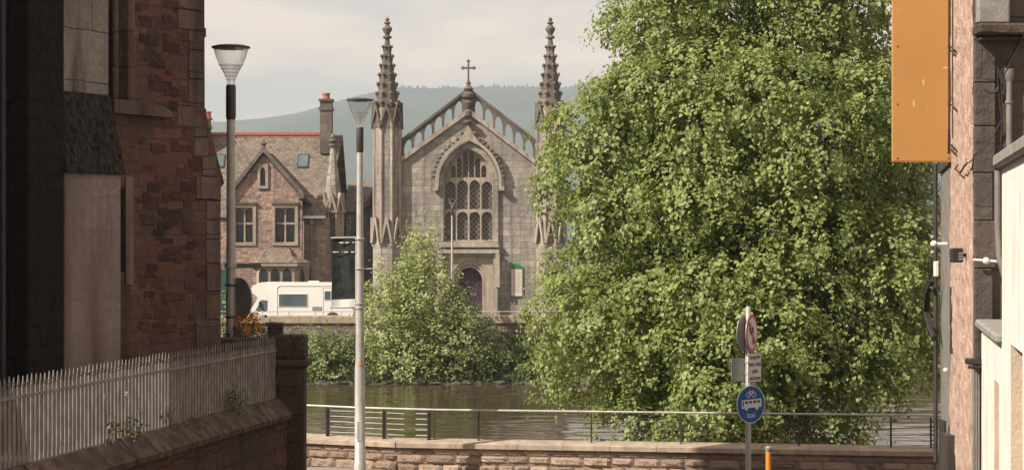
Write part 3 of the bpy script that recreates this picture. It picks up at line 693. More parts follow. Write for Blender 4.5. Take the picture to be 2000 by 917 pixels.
def small_turret(p):
    c = (cx(p), CY+.2, 0); r = .78; rot = R(22.5)
    t = MB().lathe(c, [(r, -6.2), (r, cz(470)), (r*.9, cz(466)), (r*.9, cz(400))], 8, rot).build('stair_turret', M['dress'], church)
    MB().lathe(c, [(.80, cz(412)), (.17, cz(286))], 8, rot).build('spire', M['church'], t)
    MB().lathe(c, [(.17, cz(287)), (.32, cz(285)), (.30, cz(282)), (.15, cz(280)), (.32, cz(276)), (.32, cz(273)), (.14, cz(270)), (.2, cz(267)), (.14, cz(263)), (.04, cz(259))], 10).build('finial', M['dress_dark'], t, True)
    gb = MB()
    for k in range(8):
        a = 2*math.pi*k/8; n = Vector((math.cos(a), math.sin(a), 0)); hw = r*math.sin(R(22.5))
        gb.M = frame(Vector((c[0], c[1], 0)) + n*(r*.9), n)
        gb.plate([(-hw-.1, cz(415)), (hw+.1, cz(415)), (0, cz(376))], [[(-hw*.6, cz(412)), (hw*.6, cz(412)), (0, cz(392))]], -.15, .18)
        gb.tube([(-hw, cz(466), 0), (-hw, cz(412), 0)], .10, 6)
    gb.M = Matrix.Identity(4); gb.lathe(c, [(r*1.0, cz(470)), (r*1.16, cz(468)), (r*1.16, cz(464)), (r*.95, cz(462))], 8, rot)
    gb.build('gablet', M['dress'], t)
    MB(FACE(CY-.58)).plate(q(arch(p-5, p+5, 460, 422, 412, 6)), [], -.1, .02).build('niche', M['wing'], t)
small_turret(650)
# notice board
nb = thing('notice_board', 'tall cream notice board with green crest on the church wall beside the door', 'notice board', (cx(1009), CY, cz(578)))
MB(F).plate(q([(997.5, 578.5), (1021, 578.5), (1021, 524), (997.5, 524)]), [], .003, .10).build('frame', M['signgrey'], nb)
MB(F).plate(q([(999, 577), (1019.5, 577), (1019.5, 526), (999, 526)]), [], .103, .12).build('board', M['cream'], nb)
MB(F).plate(q([(997, 524), (1021.5, 524), (1020, 519), (1015, 519), (1012, 515), (1009, 513), (1006, 515), (1003, 519), (998, 519)]), [], .003, .12).build('crest', M['green'], nb)
tl = MB(F); g = random.Random(4)
for i in range(13):
    y = 530 + i*3.3; x = 1001.5 + g.random()*2
    while x < 1016: l = 1.5 + g.random()*4; tl.box((cx(x), cz(y+.9), .121), (cx(min(x+l, 1017)), cz(y), .123)); x += l + 1.2
tl.build('notice_lines', M['ink'], nb)

# ------------------------------------------------------------------ the priest's house
HY = 147.5; HK = HY/FPX
hx = lambda p: (p-1000)*HK
hz = lambda p: (HOR-p)*HK
hq = lambda pts: [(hx(a), hz(b)) for a, b in pts]
house = thing('stone_house', 'red rubble house with a steep gable, mossy slate roof and bay window', 'house', (hx(520), HY+3, -5.6))
HF = FACE(HY)
wins = [(535, 578, 404, 474), (458, 496, 404, 474)]
MB(HF).plate(hq([(448, 640), (590, 640), (590, 378), (515, 292), (448, 378)]), [hq([(a, d), (b, d), (b, c), (a, c)]) for a, b, c, d in wins] + [hq(arch(507, 520, 364, 334, 322, 5))], -.6, 0).build('gable_wall', M['house'], house)
MB().box((hx(300), HY+1.2, -6.2), (hx(447.9), HY+9, hz(424))).build('side_wall', M['house'], house)
MB().box((hx(590.1), HY+1.2, -6.2), (hx(640), HY+9, hz(424))).build('side_wall', M['house'], house)
for a, b, c, d in wins:
    fr = MB(HF).plate(hq([(a-4, d+5), (b+4, d+5), (b+4, c-6), (a-4, c-6)]), [hq([(a+2, d-1), (b-2, d-1), (b-2, c+1), (a+2, c+1)])], -.12, .10).build('window', M['house_dress'], house)
    m = (a+b)/2; hs = []
    for x0, x1 in ((a+3, m-1.6), (m+1.6, b-3)):
        hs += [hq(arch(x0, x1, 434, 416, 406, 5)), hq([(x0, d-2), (x1, d-2), (x1, 438), (x0, 438)])]
    MB(HF).plate(hq([(a+1.9, d-.9), (b-1.9, d-.9), (b-1.9, c+.9), (a+1.9, c+.9)]), hs, -.4, -.22).build('mullion', M['house_dress'], fr)
    MB(HF).plate(hq([(a, d), (b, d), (b, c), (a, c)]), [], -.56, -.52).build('pane', M['pane'], fr)
    MB(HF).plate(hq([(a-6, c-6), (b+6, c-6), (b+6, c-9), (a-6, c-9)]), [], .003, .22).build('hood', M['dress_dark'], fr)
    cu = MB(HF)
    for x0 in (a+3, m+1.6): cu.box((hx(x0+.5), hz(d-3), -.515), (hx(x0+(b-a)/2-5), hz(d-14), -.5))
    cu.build('curtain', M['teal'], fr)
fr = MB(HF).plate(hq([(503, 368), (524, 368), (524, 320), (503, 320)]), [hq(arch(508.5, 518.5, 363, 336, 326, 5))], .003, .12).build('window', M['house_dress'], house)
MB(HF).plate(hq(arch(507.2, 519.8, 363.8, 334, 322.2, 5)), [], -.3, -.25).build('pane', M['pane'], fr)
# gable coping and finial
gc = MB(HF).plate(hq([(444, 388), (444, 378), (515, 285), (592, 374), (592, 384), (515, 297)]), [], .003, .35)
gc.box((hx(583), hz(388), -.6), (hx(594), hz(376), .4))
gco = gc.build('gable_coping', M['dress_dark'], house)
MB().lathe((hx(515), HY, 0), [(.14, hz(290)), (.12, hz(284)), (.26, hz(281)), (.26, hz(279)), (.1, hz(277)), (.04, hz(271))], 8).build('finial', M['dress_dark'], gco)
# roofs
zR, yR, zE, yE = zz(264, HY+6.5), HY+6.5, zz(424, HY+1.0), HY+1.0
MB().slab([(hx(300), yE, zE), (hx(632), yE, zE), (hx(655), yR, zR), (hx(300), yR, zR)], .25).build('roof', M['slate'], house)
MB().slab([(hx(300), yR+6, zE), (hx(300), yR, zR), (hx(655), yR, zR), (hx(655), yR+6, zE)], .25).build('back_roof', M['slate'], house)
rt = MB(); 
for i in range(48):
    x = 392 + 5.2*i
    if x < 648: rt.box((xx(x, yR), yR-.15, zR-.02), (xx(x+4.6, yR), yR+.15, zR+.14)); rt.ball((xx(x+2.3, yR), yR, zR+.17), (.08, .08, .09), 6, 4)
rt.build('ridge_tiles', M['terracotta'], house)
zg = hz(294); ye = HY+5.2
gr = MB().slab([(hx(515), HY-.1, zg), (hx(594), HY-.1, hz(384)), (hx(626), ye, hz(424)), (hx(515), ye, zg)], .2)
gr.slab([(hx(515), ye, zg), (hx(443), ye, hz(384)), (hx(443), HY-.1, hz(384)), (hx(515), HY-.1, zg)], .2)
gr.build('gable_roof', M['slate_dark'], house)
for p0 in (592, 428):
    f = (318-264)/(424-264); y = yR+(yE-yR)*f; z0 = zR+(zE-zR)*f; sl = (zR-zE)/(yR-yE); x = xx(p0, y)
    sk = MB().slab([(x-.42, y-.45, z0-.45*sl+.12), (x+.42, y-.45, z0-.45*sl+.12), (x+.42, y+.45, z0+.45*sl+.12), (x-.42, y+.45, z0+.45*sl+.12)], .2).build('skylight', M['steel_dark'], house)
    MB().slab([(x-.34, y-.37, z0-.37*sl+.135), (x+.34, y-.37, z0-.37*sl+.135), (x+.34, y+.37, z0+.37*sl+.135), (x-.34, y+.37, z0+.37*sl+.135)], .01).build('pane', M['camper_glass'], sk)
cy_ = HY+5.5
def chimney(p0, p1, ytop_, pots):
    ck = lambda p: xx(p, cy_)
    c_ = MB().box((ck(p0+2), cy_-.5, zz(300, cy_)), (ck(p1-2), cy_+.6, zz(ytop_+26, cy_))).box((ck(p0), cy_-.58, zz(ytop_+26, cy_)), (ck(p1), cy_+.68, zz(ytop_+20, cy_)))
    c_.box((ck(p0+2), cy_-.5, zz(ytop_+20, cy_)), (ck(p1-2), cy_+.6, zz(ytop_+8, cy_))).box((ck(p0-.5), cy_-.62, zz(ytop_+8, cy_)), (ck(p1+.5), cy_+.7, zz(ytop_+4, cy_)))
    o = c_.build('chimney', M['dress_dark'], house)
    for p in pots: MB().lathe((ck(p), cy_, 0), [(.30, zz(ytop_+4, cy_)), (.26, zz(ytop_-4, cy_)), (.31, zz(ytop_-5, cy_)), (.31, zz(ytop_-8, cy_))], 12).build('chimney_pot', M['terracotta'], o)
chimney(624, 651, 190, [637]); chimney(388, 412, 226, [398, 405])
# bay window
bayf = HY-1.0
by = MB(); fp = [(hx(512), bayf), (hx(578), bayf), (hx(602), HY+.8), (hx(492), HY+.8)]
by.prism(fp, -6.2, hz(516))
bay = by.build('bay', M['house_dress'], house)
MB().prism([(hx(506), bayf-.25), (hx(584), bayf-.25), (hx(606), HY), (hx(486), HY)], hz(519), hz(512)).build('bay_cornice', M['house_dress'], bay)
br_ = MB(); lo = [(hx(504), bayf-.3, hz(512)), (hx(586), bayf-.3, hz(512)), (hx(608), HY-.01, hz(512)), (hx(484), HY-.01, hz(512))]
md = [(hx(514), bayf+.3, hz(500)), (hx(572), bayf+.3, hz(500)), (hx(580), HY-.01, hz(500)), (hx(506), HY-.01, hz(500))]
hi = [(hx(520), HY-.25, hz(484)), (hx(566), HY-.25, hz(484)), (hx(568), HY-.01, hz(484)), (hx(518), HY-.01, hz(484))]
br_.add(lo+md+hi, [(0,1,5,4),(1,2,6,5),(3,0,4,7),(4,5,9,8),(5,6,10,9),(7,4,8,11),(8,9,10,11),(0,3,2,1)]); br_.build('bay_roof', M['slate'], bay)
for p0 in (517, 540, 563):
    wdw = MB(FACE(bayf)).plate(hq(arch(p0-8, p0+8, 556, 534, 523, 6)), [], .003, .05).build('bay_window', M['pane'], bay)
MB(frame(((hx(590)), HY-.1, 0), Vector((1.8, -.9, 0)))).plate([(-.28, hz(556)), (.28, hz(556)), (.28, hz(536)), (0, hz(524)), (-.28, hz(536))], [], .003, .05).build('bay_window', M['pane'], bay)
dp = MB().tube([(hx(606), HY+1.0, hz(424)), (hx(606), HY+1.0, hz(440)), (hx(606), HY+1.05, -6)], .07, 8); dp.lathe((hx(606), HY+1.0, 0), [(.08, hz(442)), (.2, hz(436)), (.2, hz(430))], 8); dp.build('downpipe', M['pipe'], house)
MB().box((hx(588), HY+.75, hz(426)), (hx(634), HY+.95, hz(421))).build('gutter', M['white'], house)
MB(FACE(HY+1.2)).plate(hq([(425, 616), (445, 616), (445, 526), (425, 526)]), [], .003, .08).build('side_door', M['teal'], house)

# ------------------------------------------------------------------ motorhome on the far road
VY = 131.0; VK = VY/FPX
vx = lambda p: (p-1000)*VK
vz = lambda p: (HOR-p)*VK
vq = lambda pts: [(vx(a), vz(b)) for a, b in pts]
van = thing('motorhome', 'white motorhome with an over-cab bulge parked behind the far embankment wall', 'motorhome', (vx(585), VY+1.1, -5.6))
bd = MB(FACE(VY)).plate(vq([(470, 628), (690, 628), (690, 556), (688, 552), (520, 551), (505, 552), (494, 557), (489, 565), (490, 571), (497, 575), (505, 580), (490, 603), (470, 609), (466, 616), (466, 626)]),
     [vq(arch(484, 512, 628.1, 622, 609, 6)), vq(arch(636, 664, 628.1, 622, 609, 6))], -2.25, 0).build('body', M['camper'], van)
MB(FACE(VY)).plate(vq([(540, 624), (541.5, 624), (541.5, 562), (546, 558), (684, 558), (684, 556.5), (545, 556.5), (540, 561)]), [], .002, .03).build('trim', M['signwhite'], van)
def vwin(a, b, c, d, name='window'):
    o = MB(FACE(VY)).plate(vq([(a-1.5, d+1.5), (b+1.5, d+1.5), (b+1.5, c-1.5), (a-1.5, c-1.5)]), [], .002, .03).build(name, M['white'], van)
    MB(FACE(VY)).plate(vq([(a, d), (b, d), (b, c), (a, c)]), [], .033, .05).build('pane', M['camper_glass'], o)
vwin(545, 599, 574, 597); vwin(634, 645, 568, 584, 'door_window')
MB(FACE(VY)).plate(vq([(499, 606), (521, 606), (522, 586), (510, 585)]), [], .002, .03).build('cab_window', M['camper_glass'], van)
MB(FACE(VY)).plate(vq([(610, 605), (628, 605), (628, 598), (610, 598)]), [], .002, .03).build('fridge_vent', M['signgrey'], van)
MB().slab([(vx(489.3), VY+.15, vz(602.5)), (vx(489.3), VY+2.1, vz(602.5)), (vx(503.5), VY+2.1, vz(581)), (vx(503.5), VY+.15, vz(581))], -.05).build('windscreen', M['camper_glass'], van)
MB().box((vx(464), VY+.1, vz(630)), (vx(468), VY+2.15, vz(622))).build('bumper', M['signgrey'], van)
for s_ in (.1, 1.8): MB().box((vx(465.4), VY+s_, vz(620)), (vx(468), VY+s_+.35, vz(613))).build('headlight', M['camper_glass'], van)
MB().box((vx(506), VY-.16, vz(600)), (vx(508.5), VY-.02, vz(588))).box((vx(507), VY-.03, vz(590)), (vx(509), VY, vz(589))).build('mirror', M['steel_dark'], van)
MB(FACE(VY)).plate(vq([(631, 622), (648, 622), (648, 562), (631, 562)]), [vq([(631.6, 621.5), (647.4, 621.5), (647.4, 562.5), (631.6, 562.5)])], .002, .012).build('door', M['signgrey'], van)
MB().box((vx(600), VY+.8, vz(551.8)), (vx(620), VY+1.4, vz(548.6))).build('roof_vent', M['white'], van)
for p in (498, 650):
    for s_ in (.02, 2.0):
        wh = MB(); c = Vector((vx(p), VY+s_, -5.6+.34))
        wh.tube([c, c+Vector((0, .22, 0))], .34, 20); o = wh.build('wheel', M['rubber'], van)
        MB().tube([c+Vector((0, -.012, 0)), c+Vector((0, .232, 0))], .2, 16).build('rim', M['signgrey'], o)

# ------------------------------------------------------------------ street lamps
def lamp(px, Y, ytop_, zbase, label, r0=.10, r1=.055):
    x = xx(px, Y); zt = zz(ytop_, Y)
    t = thing('street_lamp', label, 'street lamp', (x, Y, zbase), 'flared glass street lamps along the river')
    c = (x, Y, 0); zs = zt-.54
    MB().lathe(c, [(r0+.015, zbase), (r0+.015, zbase+.32), (r0, zbase+.34), (r0*.97, zbase+2.2), (r0*.82, zbase+2.35), (r1, zs-.48)], 20).build('pole', M['steel'], t, True)
    MB().lathe(c, [(r1, zs-.50), (.066, zs-.485), (.072, zs-.45), (.072, zs-.03), (.062, zs)], 18).build('sleeve', M['steel_dark'], t, True)
    MB().lathe(c, [(.058, zs), (.064, zs+.07), (.10, zs+.16), (.16, zs+.27), (.215, zs+.39), (.250, zs+.52)], 28, cap=False).build('lamp_glass', M['glass'], t, True)
    lr = MB()
    for i in range(5): lr.lathe(c, [(.05+.022*i, zs+.06+.05*i), (.062+.03*i, zs+.085+.05*i), (.05+.022*i, zs+.09+.05*i)], 18, cap=False)
    lr.tube([(x, Y, zs-.01), (x, Y, zs+.14)], .03, 10); lr.build('reflector', M['glass'], t, True)
    MB().lathe(c, [(.25, zs+.515), (.275, zs+.525), (.275, zs+.545), (.20, zs+.565), (.02, zs+.575)], 28).build('lamp_cap', M['steel_dark'], t, True)
    return t
lamp(451, 28.9, 92, -4.7, 'tallest lamp post, nearest the dark stone church, carrying a grey round sign', .088, .060)
l2 = lamp(703, 40.0, 195, -4.71, 'steel lamp post with a dark banner, standing before the river parapet', .105, .058)
MB().bbox((xx(703, 40)-.05, 40-.112, -3.95), (xx(703, 40)+.05, 40-.085, -3.55), .008).build('access_door', M['steel'], l2)
lamp(883, 126.0, 388, -5.6, 'small distant lamp post in front of the church window across the river', .10, .06)
b2 = Vector((xx(703, 40), 40, 0))
sk = MB()
for i in range(5):
    a0, a1_ = R(-95 + 12*i), R(-83 + 12*i); P_ = lambda a, z: (b2.x+.0985*math.cos(a), b2.y+.0985*math.sin(a), z)
    sk.slab([P_(a0, zz(721, 40)), P_(a1_, zz(721, 40)), P_(a1_, zz(710, 40)), P_(a0, zz(710, 40))], .004)
sk.build('sticker', M['sticker'], l2)
for yy in (466, 524, 592, 601):
    MB().lathe((b2.x, b2.y, 0), [(.080, zz(yy+1.6, 40)), (.098, zz(yy+1.2, 40)), (.098, zz(yy-1.2, 40)), (.080, zz(yy-1.6, 40))], 20).build('clamp', M['steel'], l2)
MB().tube([b2 + Vector((.08, 0, zz(525, 40))), b2 + Vector((.33, 0, zz(524, 40)))], .014, 8).build('side_arm', M['steel'], l2)
# banner on its arms
bn = thing('lamp_banner', 'dark printed banner with a white foot hanging from the lamp post', 'banner', (b2.x-.3, 40, zz(601, 40)))
xa, xb = xx(648, 40), xx(694, 40)
MB().tube([(xx(646, 40), 40, zz(464.5, 40)), (b2.x-.08, 40, zz(463.5, 40))], .019, 8).build('top_arm', M['steel'], bn)
MB().tube([(xx(645, 40), 40, zz(600, 40)), (b2.x-.08, 40, zz(600, 40))], .016, 8).build('bottom_arm', M['steel'], bn)
def bz(px): return 40 + .02*math.sin((px-648)*.12)
bm_ = MB(); nb_ = 12
def cloth(y0a, y0b, y1a, y1b, mat, name, dy=0.0):
    m = MB(); vs = []
    for i in range(nb_+1):
        p = 648+46*i/nb_; t = i/nb_; vs += [(xx(p, 40), bz(p)+dy, zz(y0a+(y0b-y0a)*t, 40)), (xx(p, 40), bz(p)+dy, zz(y1a+(y1b-y1a)*t, 40))]
    n = len(vs); vs2 = [(x, y+.006, z) for x, y, z in vs]; fs = []
    for i in range(nb_):
        k = 2*i; fs += [(k+1, k+3, k+2, k), (n+k, n+k+2, n+k+3, n+k+1), (k, k+2, n+k+2, n+k), (k+3, k+1, n+k+1, n+k+3)]
    fs += [(0, n, n+1, 1), (n-2, n-1, 2*n-1, 2*n-2)]
    m.add(vs+vs2, fs); return m.build(name, mat, bn, True)
ban = cloth(466, 466, 585, 583, M['banner'], 'banner_cloth'); cloth(585.2, 583.2, 599, 599, M['signwhite'], 'banner_foot')
MB().box((xx(694.2, 40), 39.97, zz(585, 40)), (xx(695.4, 40), 40.05, zz(470, 40))).build('banner_edge', M['signwhite'], bn)
mk = MB(); g = random.Random(11)
for y, x0 in ((473, 663), (491.5, 650)):
    x = x0
    while x < 691:
        l = g.choice([1, 2, 4, 8]) if x < 682 else 9; l = min(l, 692.5-x); mk.box((xx(x, 40), 39.955, zz(y+g.uniform(.6, 1.6), 40)), (xx(x+l, 40), 39.965, zz(y-.8, 40))); x += l + g.choice([1, 3, 6])
mk.build('banner_print', M['signwhite'], ban)

# ------------------------------------------------------------------ things on the first lamp post
a1 = Vector((xx(451, 28.9), 28.9, 0))
rs_ = thing('round_sign', 'grey back of a round traffic sign on the tallest lamp post', 'road sign', tuple(a1 + Vector((.2, 0, zz(583, 28.9)))))
nrm = Vector((.93, .36, 0)); o = a1 + Vector((.10, -.06, zz(583, 28.9))) + nrm*.03
Mx = frame(o, nrm); Mx = Mx @ Matrix.Translation((0, 0, 0))
disc = lambda r, n=40: [(r*math.cos(2*math.pi*i/n), r*math.sin(2*math.pi*i/n)) for i in range(n)]
nrm2 = Vector((.80, .60, 0)); o = a1 + Vector((.10, -.02, zz(583, 28.9))); Mx = frame(o + Vector((.07, 0, 0)), -nrm2)
sd = MB(Mx).plate([(a_*.62, b_) for a_, b_ in disc(.305)], [], -.02, .0) if False else MB(frame(o + Vector((.02, 0, 0)), Vector((.72, .70, 0)))).plate(disc(.305), [], -.012, .012)
sd.build('plate', M['signgrey'], rs_)
for yy in (556, 618):
    MB().tube([a1 + Vector((-.085, -.02, zz(yy, 28.9))), a1 + Vector((0, -.09, zz(yy, 28.9))), a1 + Vector((.10, -.05, zz(yy, 28.9)))], .014, 6).build('bracket', M['steel_dark'], rs_)
na = thing('finger_sign', 'teal grey sign arm pointing right from the tallest lamp post', 'sign', tuple(a1 + Vector((.1, 0, zz(518, 28.9)))))
MB().bbox((a1.x+.08, a1.y-.02, zz(523, 28.9)), (xx(510, 28.9), a1.y+.02, zz(514, 28.9)), .006).build('arm', plain('teal_grey_paint', (.12, .155, .15), .5, 0, .15, 5), na)
MB().lathe((a1.x, a1.y, 0), [(.075, zz(524, 28.9)), (.09, zz(523, 28.9)), (.09, zz(513, 28.9)), (.075, zz(512, 28.9))], 16).build('collar', M['steel'], na)
fb = thing('flower_basket', 'round planter of orange flowers fixed to the tallest lamp post', 'planter', tuple(a1 + Vector((.17, 0, zz(657, 28.9)))))
cbx = (xx(474, 28.9), 28.9-.02, 0)
MB().lathe(cbx, [(.08, zz(657, 28.9)), (.11, zz(654, 28.9)), (.125, zz(642, 28.9)), (.135, zz(640, 28.9)), (.135, zz(637, 28.9))], 20).build('pot', M['signgrey'], fb, True)
a = crown([(tuple(pt(483, 634, 28.9)), (.16, .14, .12)), (tuple(pt(468, 638, 28.9)), (.08, .1, .07))], 260, 9, .035, 31, length=.08, droop=.2); leaf_cloud('flowers', *a, M['petal'], fb)
a = crown([(tuple(pt(490, 645, 28.95)), (.22, .14, .13)), (tuple(pt(510, 640, 28.95)), (.12, .12, .14)), (tuple(pt(465, 642, 28.95)), (.09, .1, .08))], 60, 7, .04, 32, length=.1, droop=.5); leaf_cloud('leaves', *a, M['weed'], fb)

# ------------------------------------------------------------------ dark old church on the left
O0 = Vector((xx(400, 27.0), 27.0, 0)); NL = Vector((.866, -.5, 0)); UL = Vector((-.5, -.866, 0))
LF = frame(O0, NL)                       # a = away from the camera along the wall; -a towards the left
def la(px, d=0.0):                       # wall coordinate at which a picture column meets the plane d in front of the wall
    k = (px-1000)/FPX; p = O0 + NL*d; return -(k*p.y - p.x)/(UL.x - k*UL.y)
def lz(py, px, d=0.0):
    p = O0 + NL*d - UL*la(px, d); return zz(py, p.y)
oldc = thing('old_church', 'dark red sandstone church with a stepped buttress on the left, in shade', 'church', (-5.5, 25.5, -2.4))
TOP = 5.6; BOT = -2.6
A = lambda px, py, d=0.0: (la(px, d), lz(py, px, d))
outer = [(la(112), BOT), (la(431), BOT), A(431, 366), A(438, 358), A(400, 212), (la(398), TOP), (la(112), TOP)]
hole = [A(150, 196), A(247, 196), (la(247), 3.9), (la((150+247)/2), 5.0), (la(150), 3.9)]
slot = [A(226, 530), A(243, 530), A(243, 368), A(226, 368)]
MB(LF).plate(outer, [hole, slot], -.8, 0).build('nave_wall', M['old_red'], oldc)
MB(LF).plate([(la(350), lz(700, 350)-.2), (la(431), lz(700, 431)-.2), A(431, 366), A(438, 358), A(400, 212), (la(398), TOP), (la(372), TOP)], [], .003, .03).build('corner_stones', M['old_quoin'], oldc) if False else None
g = random.Random(12); qs = MB(LF)
z = BOT+.2
while z < TOP:
    h = g.choice([.26, .32, .38]); w_ = g.choice([.30, .52]); ed = la(431)-.02 if z < lz(372, 431) else None
    zz0, zz1 = z+.008, z+h-.008
    if ed is None:
        t = (z+h - lz(358, 438))/(lz(212, 400)-lz(358, 438)); t = max(0, min(1, t)); ed = la(438)*(1-t) + la(399)*t - .04
    qs.bbox((ed-w_, zz0, -.05), (ed, zz1, .010+g.random()*.02), .008); z += h
qs.build('corner_stones', M['old_quoin'], oldc)
# scattered proud red blocks, part of the wall's own face
rb = MB(LF)
for i in range(200):
    px = g.uniform(262, 405); py = g.uniform(-40, 660); a_, b_ = A(px, py); w_ = g.uniform(.12, .34); h = g.uniform(.07, .13)
    if a_ + w_ > la(405): continue
    rb.bbox((a_, b_, -.03), (a_+w_, b_+h, g.uniform(.003, .014)), .008)
rb.build('wall_blocks', M['old_blocks'], oldc)
fw = MB(LF).plate(hole, [], -.62, -.56).build('window', M['pane'], oldc)
jm = MB(LF)
for p, d0 in ((219, -.35), (226, -.22), (237, -.10), (249, .03)):
    jm.M = Matrix.Identity(4); pz = lambda zc: LF @ Vector((la(p), zc, d0)); jm.tube([pz(lz(205, p)), pz(4.2)], .045, 8); jm.M = LF
jm.box((la(245.5), lz(205, 247), -.5), (la(258), 4.4, .045)); jm.build('window_jamb', M['old_quoin'], fw)
MB(LF).plate([(la(205), lz(214, 230)-.06), (la(322), lz(214, 230)-.06), (la(322), lz(214, 230)), (la(300), lz(214, 230)+.08), (la(205), lz(214, 230)+.12)], [], .003, .16).build('window_sill', M['old_quoin'], fw)
MB(LF).box((la(244), lz(555, 250), .003), (la(258), lz(345, 250), .022)).build('patch_strip', M['old_pale'], oldc)
# stepped buttress
def buttress(p0, p1, d, z0, z1, mat, name, lip=0):
    return MB(LF).bbox((la(p0, d), z0, -.4), (la(p1, d), z1, d), .012).build(name, mat, bt)
bt = MB(LF).bbox((la(103, .25), lz(182, 160, .25), -.4), (la(213, .25), TOP-.5, .25), .012).build('buttress', M['old_grey'], oldc)
wz = [lz(338, 180, .46), lz(182, 160, .25)]
wl = MB(LF); l0, l1 = la(103, .25)-.012, la(213, .25)+.015
def weather(za, zb, da, db):
    wl.add([(l0, za, -.4), (l1, za, -.4), (l1, za, da), (l0, za, da), (l0, zb, -.4), (l1, zb, -.4), (l1, zb, db), (l0, zb, db)], [(0,1,2,3),(7,6,5,4),(3,2,6,7),(0,3,7,4),(1,5,6,2),(4,5,1,0)])
zm = (wz[0]+wz[1])/2
weather(zm, wz[1], .37, .255); weather(wz[0], zm-.004, .50, .385); wl.build('weathering', M['old_moss'], bt)
MB(LF).bbox((l0+.01, BOT, -.4), (l1-.01, wz[0], .44), .012).build('lower_stage', M['old_pale'], bt)
# bay further left with deep shade painted in, its pilaster and drainpipe
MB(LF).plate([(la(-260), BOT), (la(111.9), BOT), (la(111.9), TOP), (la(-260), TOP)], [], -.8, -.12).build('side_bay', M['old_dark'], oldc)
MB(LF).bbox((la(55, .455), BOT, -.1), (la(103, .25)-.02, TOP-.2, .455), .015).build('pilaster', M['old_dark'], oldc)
dpi = MB(); 
p_ = lambda zc: LF @ Vector((la(6, .10), zc, .10))
dpi.tube([p_(BOT), p_(TOP)], .05, 10); dpi.tube([p_(lz(190, 6)-.03), p_(lz(190, 6)+.03)], .062, 10); dpi.tube([p_(lz(258, 6)-.03), p_(lz(258, 6)+.03)], .062, 10)
dpi.build('drainpipe', plain('dark_blue_pipe', (.03, .032, .042), .4, .2, .2, 5), oldc, True)
# the body of the church behind that wall, its roof (mostly hidden); two unseen blocks added to cast shade
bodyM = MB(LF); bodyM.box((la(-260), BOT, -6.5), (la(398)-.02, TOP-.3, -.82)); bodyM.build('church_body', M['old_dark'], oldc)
MB().prism([(-9.5, 30.2), (-5.75, 30.2), (-5.75, 35.1), (-9.5, 32.9)], -4.7, 13.5).build('parapet_shade_block', M['old_red'], oldc)  # unseen block, added and angled to shade the right of the river parapet
MB().prism([(-14, 2), (-8.0, 2), (-5.9, 15.5), (-13, 15.5)], -2.4, 5.4).build('fence_shade_block', M['old_dark'], oldc)  # added out of view to keep the fence and buttress in shade

# churchyard wall, fence, pillar
FA = Vector((xx(0, 19.2), 19.2, 0)); FB = Vector((xx(540, 28.0), 28.0, 0)); FD = (FB-FA).normalized(); FN = Vector((FD.y, -FD.x, 0))
ZF, ZT = -2.15, -1.31
WF = frame(FA, FN)                  # a runs towards the pillar
flen = (FB-FA).length
cw = thing('churchyard_wall', 'dark red retaining wall with a sloped coping under the spiked fence', 'wall', (-3.8, 24, -4.4))
MB(WF).plate([(-12, LANE(8)-.8), (flen, -5.0), (flen, ZF-.28), (-12, ZF-.28)], [], -.4, .15).build('wall', M['wall_red'], cw)
cp = MB(WF); g = random.Random(6); a_ = -12.0
while a_ < flen:
    l = min(g.uniform(.9, 1.5), flen-a_); e = .006
    zt, zb, j = ZF-.02+g.uniform(-.008,.008), ZF-.30, g.uniform(-.01,.01)
    x0, x1 = a_+e, a_+l-e
    prof = [(-.3, zb), (.22+j, zb), (.24+j, zb+.07), (.04+j, zt), (-.3, zt)]
    vs = [(x0, z, d) for d, z in prof] + [(x1, z, d) for d, z in prof]; n = len(prof)
    cp.add(vs, [tuple(range(n)), tuple(range(2*n-1, n-1, -1))] + [(i, n+i, n+(i+1)%n, (i+1)%n) for i in range(n)]); a_ += l
cp.build('coping', M['cope_old'], cw)
MB().box((-5.2, 28.15, -4.9), (FB.x, 28.5, zz(664, 28.3)-.08)).build('return_wall', M['wall_red'], cw)
MB().bbox((-5.2, 28.08, zz(664, 28.3)-.078), (FB.x, 28.56, zz(659, 28.3)), .015).build('return_coping', M['cope_old'], cw)
kind(MB().prism([(-16, -10), (FA.x-2.4, 6.0), (FA.x-.3, 19.2), (FB.x-.45, 28.1), (-16, 28.1)], -4.9, -2.42).build('churchyard_ground', M['earth']), 'structure')
fence = thing('spiked_fence', 'long off-white spiked metal fence on the churchyard wall', 'fence', tuple(FA + Vector((0, 0, ZF))))
NP = 99; g = random.Random(8)
for i in range(NP):
    a_ = -1.45 + (flen+1.40)*i/(NP-1); w_ = .033; jt = g.uniform(-.009, .009); ln = g.uniform(-.003, .003)
    top_ = ZT + jt
    m = MB(WF)
    vs = [(a_-w_, ZF-.03, -.02), (a_+w_, ZF-.03, -.02), (a_+w_, ZF-.03, -.008), (a_-w_, ZF-.03, -.008)]
    up1 = [(x+ln, top_-.13, d) for x, _, d in vs]; up2 = [(a_+ln-.005, top_, -.017), (a_+ln+.005, top_, -.017), (a_+ln+.005, top_, -.011), (a_+ln-.005, top_, -.011)]
    m.add(vs+up1+up2, [(3,2,1,0)] + [(4*k+i_, 4*k+(i_+1)%4, 4*k+4+(i_+1)%4, 4*k+4+i_) for k in (0, 1) for i_ in range(4)] + [(8,9,10,11)])
    m.build('picket', M['fence'], fence)
MB(WF).box((-1.5, ZT-.215, -.007), (flen-.03, ZT-.185, +.01)).build('rail', M['fence'], fence)
wr = MB(); 
for k, zo in enumerate((-.10, -.07)):
    pts = [WF @ Vector((-.4 + (flen+.3)*i/60, ZT+zo+.02*math.sin(i*1.7+k), +.01+.012*math.sin(i*2.3+k*2))) for i in range(61)]; wr.tube(pts, .004, 4)
